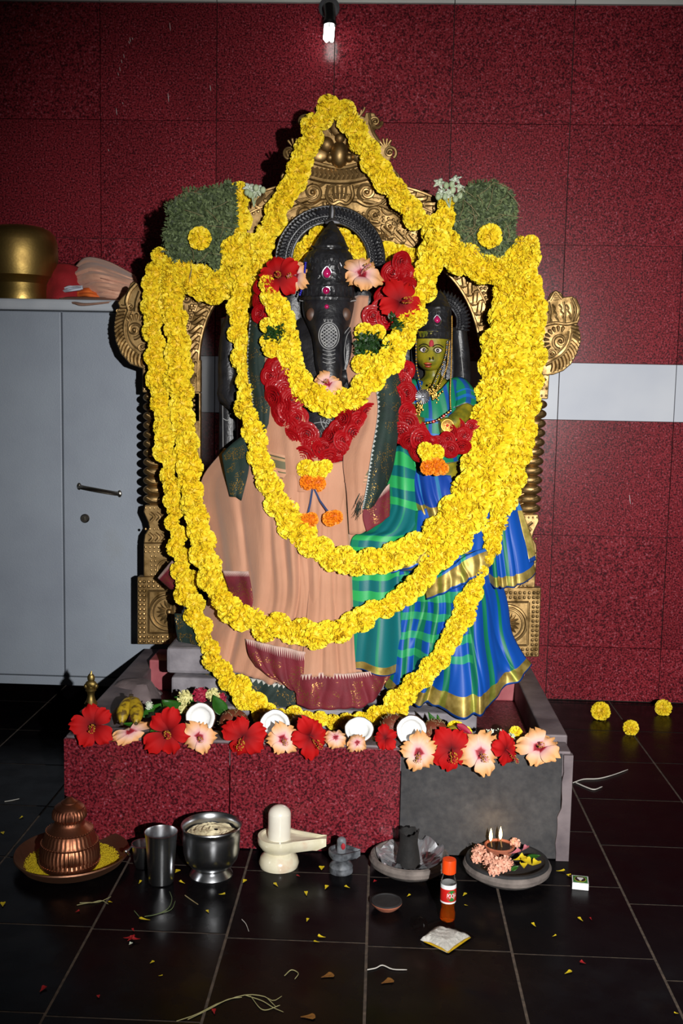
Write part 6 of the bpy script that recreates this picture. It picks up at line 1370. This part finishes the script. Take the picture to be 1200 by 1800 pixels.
# matchbox
a, b_, d_ = onz(1005, 1563, 0), onz(1034, 1566, 0), onz(1009, 1545, .0); ux = (b_-a); ux.z = 0; W = ux.length; ux.normalize(); uy = Vector((-ux.y, ux.x, 0)); hz = .0155; D = .040
mt = thing('matchbox', 'white matchbox with green top on the floor at the right', 'matchbox', a.lerp(b_, .5)+uy*D/2)
Mt = Matrix((( ux.x, uy.x, 0, a.x), (ux.y, uy.y, 0, a.y), (0, 0, 1, 0), (0, 0, 0, 1)))
build(MB().box((0, 0, 0), (W, D, hz), M=Mt), 'box', 'label_white', mt, smooth=False, bevel=.0006)
build(MB().box((W*.06, D*.10, hz), (W*.94, D*.92, hz+.0004), M=Mt), 'top_print', 'label_green', mt, smooth=False)
def disc(cx, cy, rx, ry, z, n=28, half=None): return [Mt @ Vector((cx+rx*math.cos(t), cy+ry*math.sin(t), z)) for t in np.linspace(*(half or (0, 2*PI*(n-1)/n)), n)]
simple('print_yellow', 'b8b020', rough=.4); simple('print_black', '0c0c0c', rough=.4)
build(MB().prism(disc(W/2, D*.52, W*.36, D*.34, hz+.0004), (0, 0, .0003)), 'oval_rim', 'print_yellow', mt, smooth=False); build(MB().prism(disc(W/2, D*.52, W*.33, D*.31, hz+.0007), (0, 0, .0003)), 'oval', 'print_black', mt, smooth=False)
build(MB().prism([Mt @ Vector((W*x, D*y, hz+.001)) for x, y in ((.34,.70),(.66,.70),(.70,.62),(.60,.46),(.56,.36),(.44,.36),(.40,.46),(.30,.62))], (0, 0, .0003)), 'cup_print', 'label_white', mt, smooth=False); build(MB().prism([Mt @ Vector((W*x, D*y, hz+.001)) for x, y in ((.44,.35),(.56,.35),(.53,.27),(.47,.27))], (0, 0, .0003)), 'cup_foot', 'print_yellow', mt, smooth=False)
# marigolds and litter on the floor
for lab, x, y, r in (('yellow marigold on the floor nearest the platform side', 1055, 1250, 17), ('yellow marigold on the floor at the far right edge', 1165, 1244, 15), ('yellow marigold on the floor between the other two, closer to the viewer', 1108, 1279, 14)):
    q = onz(x, y+r*.8, 0); s_ = r*px(q.y); p = Vector((q.x, q.y, s_*.82)); o = new('marigold_flower', MAR[int(x) % 4], None, p); o.rotation_mode = 'QUATERNION'; o.rotation_quaternion = face((.05, -1, .25), 1); o.scale = (s_, s_*.8, s_); tag(o, lab, 'flower')
rgp = random.Random(12)
MARKS = {'copper tray': (126,1516), 'steel tumbler': (283,1550), 'steel pot': (371,1537), 'marble lingam': (490,1521), 'small stone lingam': (599,1531), 'foil lined bowl': (720,1530), 'clay saucer': (679,1596), 'oil bottle': (786,1616), 'powder packet': (783,1655), 'lamp bowl': (891,1545), 'matchbox': (1020,1560), 'dry grass stalk': (430,1755), 'white thread': (680,1702), 'crushed red flower': (232,1652)}
ORD = ('nearest', 'second nearest', 'third nearest', 'fourth nearest', 'fifth nearest', 'sixth nearest', 'seventh nearest', 'eighth nearest')
def litter(colour, mat, spots, group):
    """fallen petals, each told apart by the landmark it lies next to"""
    by = {}
    for q in spots:
        d, nm = min((math.hypot(q[0]-x, (q[1]-y)*1.8), n) for n, (x, y) in MARKS.items()); by.setdefault(nm, []).append((d, q))
    for nm, L in by.items():
        for i, (d, (x, y, l)) in enumerate(sorted(L)):
            lab = ('small %s petal on the black floor %s to the %s' % (colour, ORD[i], nm)) if len(L) > 1 else ('small %s petal on the black floor beside the %s' % (colour, nm))
            petal(mat, x, y, 0, l*rgp.uniform(.85, 1.1), rgp.uniform(0, PI), 'fallen_petal', lab, group, rgp.uniform(.22, .5), rgp.uniform(.05, .3))
litter('yellow', 'petal_yellow', ((37,1438,12),(5,1465,12),(5,1591,16),(246,1552,14),(311,1532,15),(320,1552,17),(254,1617,20),(365,1603,10),(390,1573,13),(429,1550,14),(485,1556,16),(538,1572,18),(573,1561,16),(610,1560,14),(565,1527,16),(540,1618,15),(565,1648,16),(556,1656,13),(718,1575,12),(816,1573,14),(938,1627,14),(985,1532,17),(1001,1541,14),(1020,1617,14),(998,1710,18),(1188,1782,9),(267,1692,12),(282,1716,8),(974,1646,9),(194,1586,10),(819,1592,7)), 'fallen yellow petals')
litter('red', 'petal_red', ((75,1740,18),(376,1779,16),(1038,1616,9),(1024,1693,11),(173,1753,9),(524,1540,9),(658,1550,9),(136,1603,10),(234,1636,11)), 'fallen red petals')
rc = thing('crushed_red_flower', 'crushed red flower with a white tip on the floor before the tumbler', 'flower', onz(232, 1652, 0))
for k in range(4): p = petal('petal_red', 224+5*k, 1650+2*(k % 2), .001*k, 16, k*1.1, 'petal', None, None, .4, .3); p.parent = rc; p.location = p.location - ORG[rc.name]; del p['category']
p = petal('white_petal', 229, 1660, .002, 9, 1.2, 'white_tip', None, None, .5); p.parent = rc; p.location = p.location - ORG[rc.name]; del p['category']
simple('petal_ochre', '6a400c', '8a5a14', 120, .9, bump=.5)
for (x, y, L, lab) in ((575,1716,26,'near the middle of the front floor'), (680,1726,26,'right of the white thread'), (541,1788,28,'at the bottom edge of the floor')): petal('petal_ochre', x, y, 0, L, rgp.uniform(0, 1), 'dried_petal', 'dried ochre petal '+lab, None, .45, .04)
simple('thread_white', 'b8b4ac', rough=.8); simple('straw', '8a8458', 'a09a6c', 60, .8); simple('straw_green', '4e5c34', '6a744a', 60, .8)
def strand(name, label, paths, r, mat, cat):
    root = None; b = MB()
    for P in paths: Q = cat_rom(P, 16); b.tube([onz(x, y, 0)+Vector((0, 0, r+.0004)) for x, y in Q], [r]*12+[r*.8]*4+[r*.5], 5)
    return tag(build(b, name, mat, loc=onz(*paths[0][0], 0)), label, cat)
strand('cotton_thread', 'white forked cotton thread right of the platform', [[(1007,1377),(1025,1371),(1050,1370),(1075,1364),(1103,1354)], [(1012,1377),(1030,1385),(1044,1389),(1058,1384)]], .0018, 'thread_white', 'thread')
strand('cotton_thread', 'short white thread on the floor below the saucer', [[(645,1706),(660,1703),(672,1698),(690,1705),(715,1706)]], .0012, 'thread_white', 'thread')
strand('cotton_thread', 'thin white thread beside the tumbler reflection', [[(425,1617),(432,1625),(437,1638)]], .0008, 'thread_white', 'thread')
strand('dry_grass', 'long dry grass stalk along the bottom of the floor', [[(310,1796),(345,1784),(385,1764),(430,1750),(462,1752),(480,1760),(495,1752)], [(330,1793),(365,1776),(400,1758),(425,1754)], [(430,1750),(460,1760),(480,1772),(498,1780)], [(470,1756),(484,1770)], [(440,1752),(462,1776),(492,1768)]], .0008, 'straw', 'grass')
strand('dry_grass', 'thin pale grass roots left of the tumbler on the floor', [[(135,1592),(155,1588),(175,1586),(195,1577)], [(160,1588),(178,1584),(190,1590)], [(140,1588),(168,1587)]], .0009, 'straw', 'grass')
strand('grass_blade', 'green bent grass beside the yellow petal under the tumbler', [[(254,1612),(275,1608),(295,1598),(302,1582),(298,1568)], [(275,1608),(300,1600),(308,1585)], [(236,1602),(246,1614)]], .0009, 'straw_green', 'grass')
strand('dry_grass', 'short brown grass bit before the steel pot', [[(325,1575),(336,1583),(348,1591)]], .0012, 'stem_dry', 'grass')
strand('dry_grass', 'curled straw bit beside the white thread on the front floor', [[(500,1716),(512,1706),(524,1712),(518,1722)]], .0009, 'straw', 'grass')
strand('cotton_thread', 'pale thread on the floor at the far left behind the tray', [[(8,1410),(20,1408),(34,1405)]], .0012, 'thread_white', 'thread')
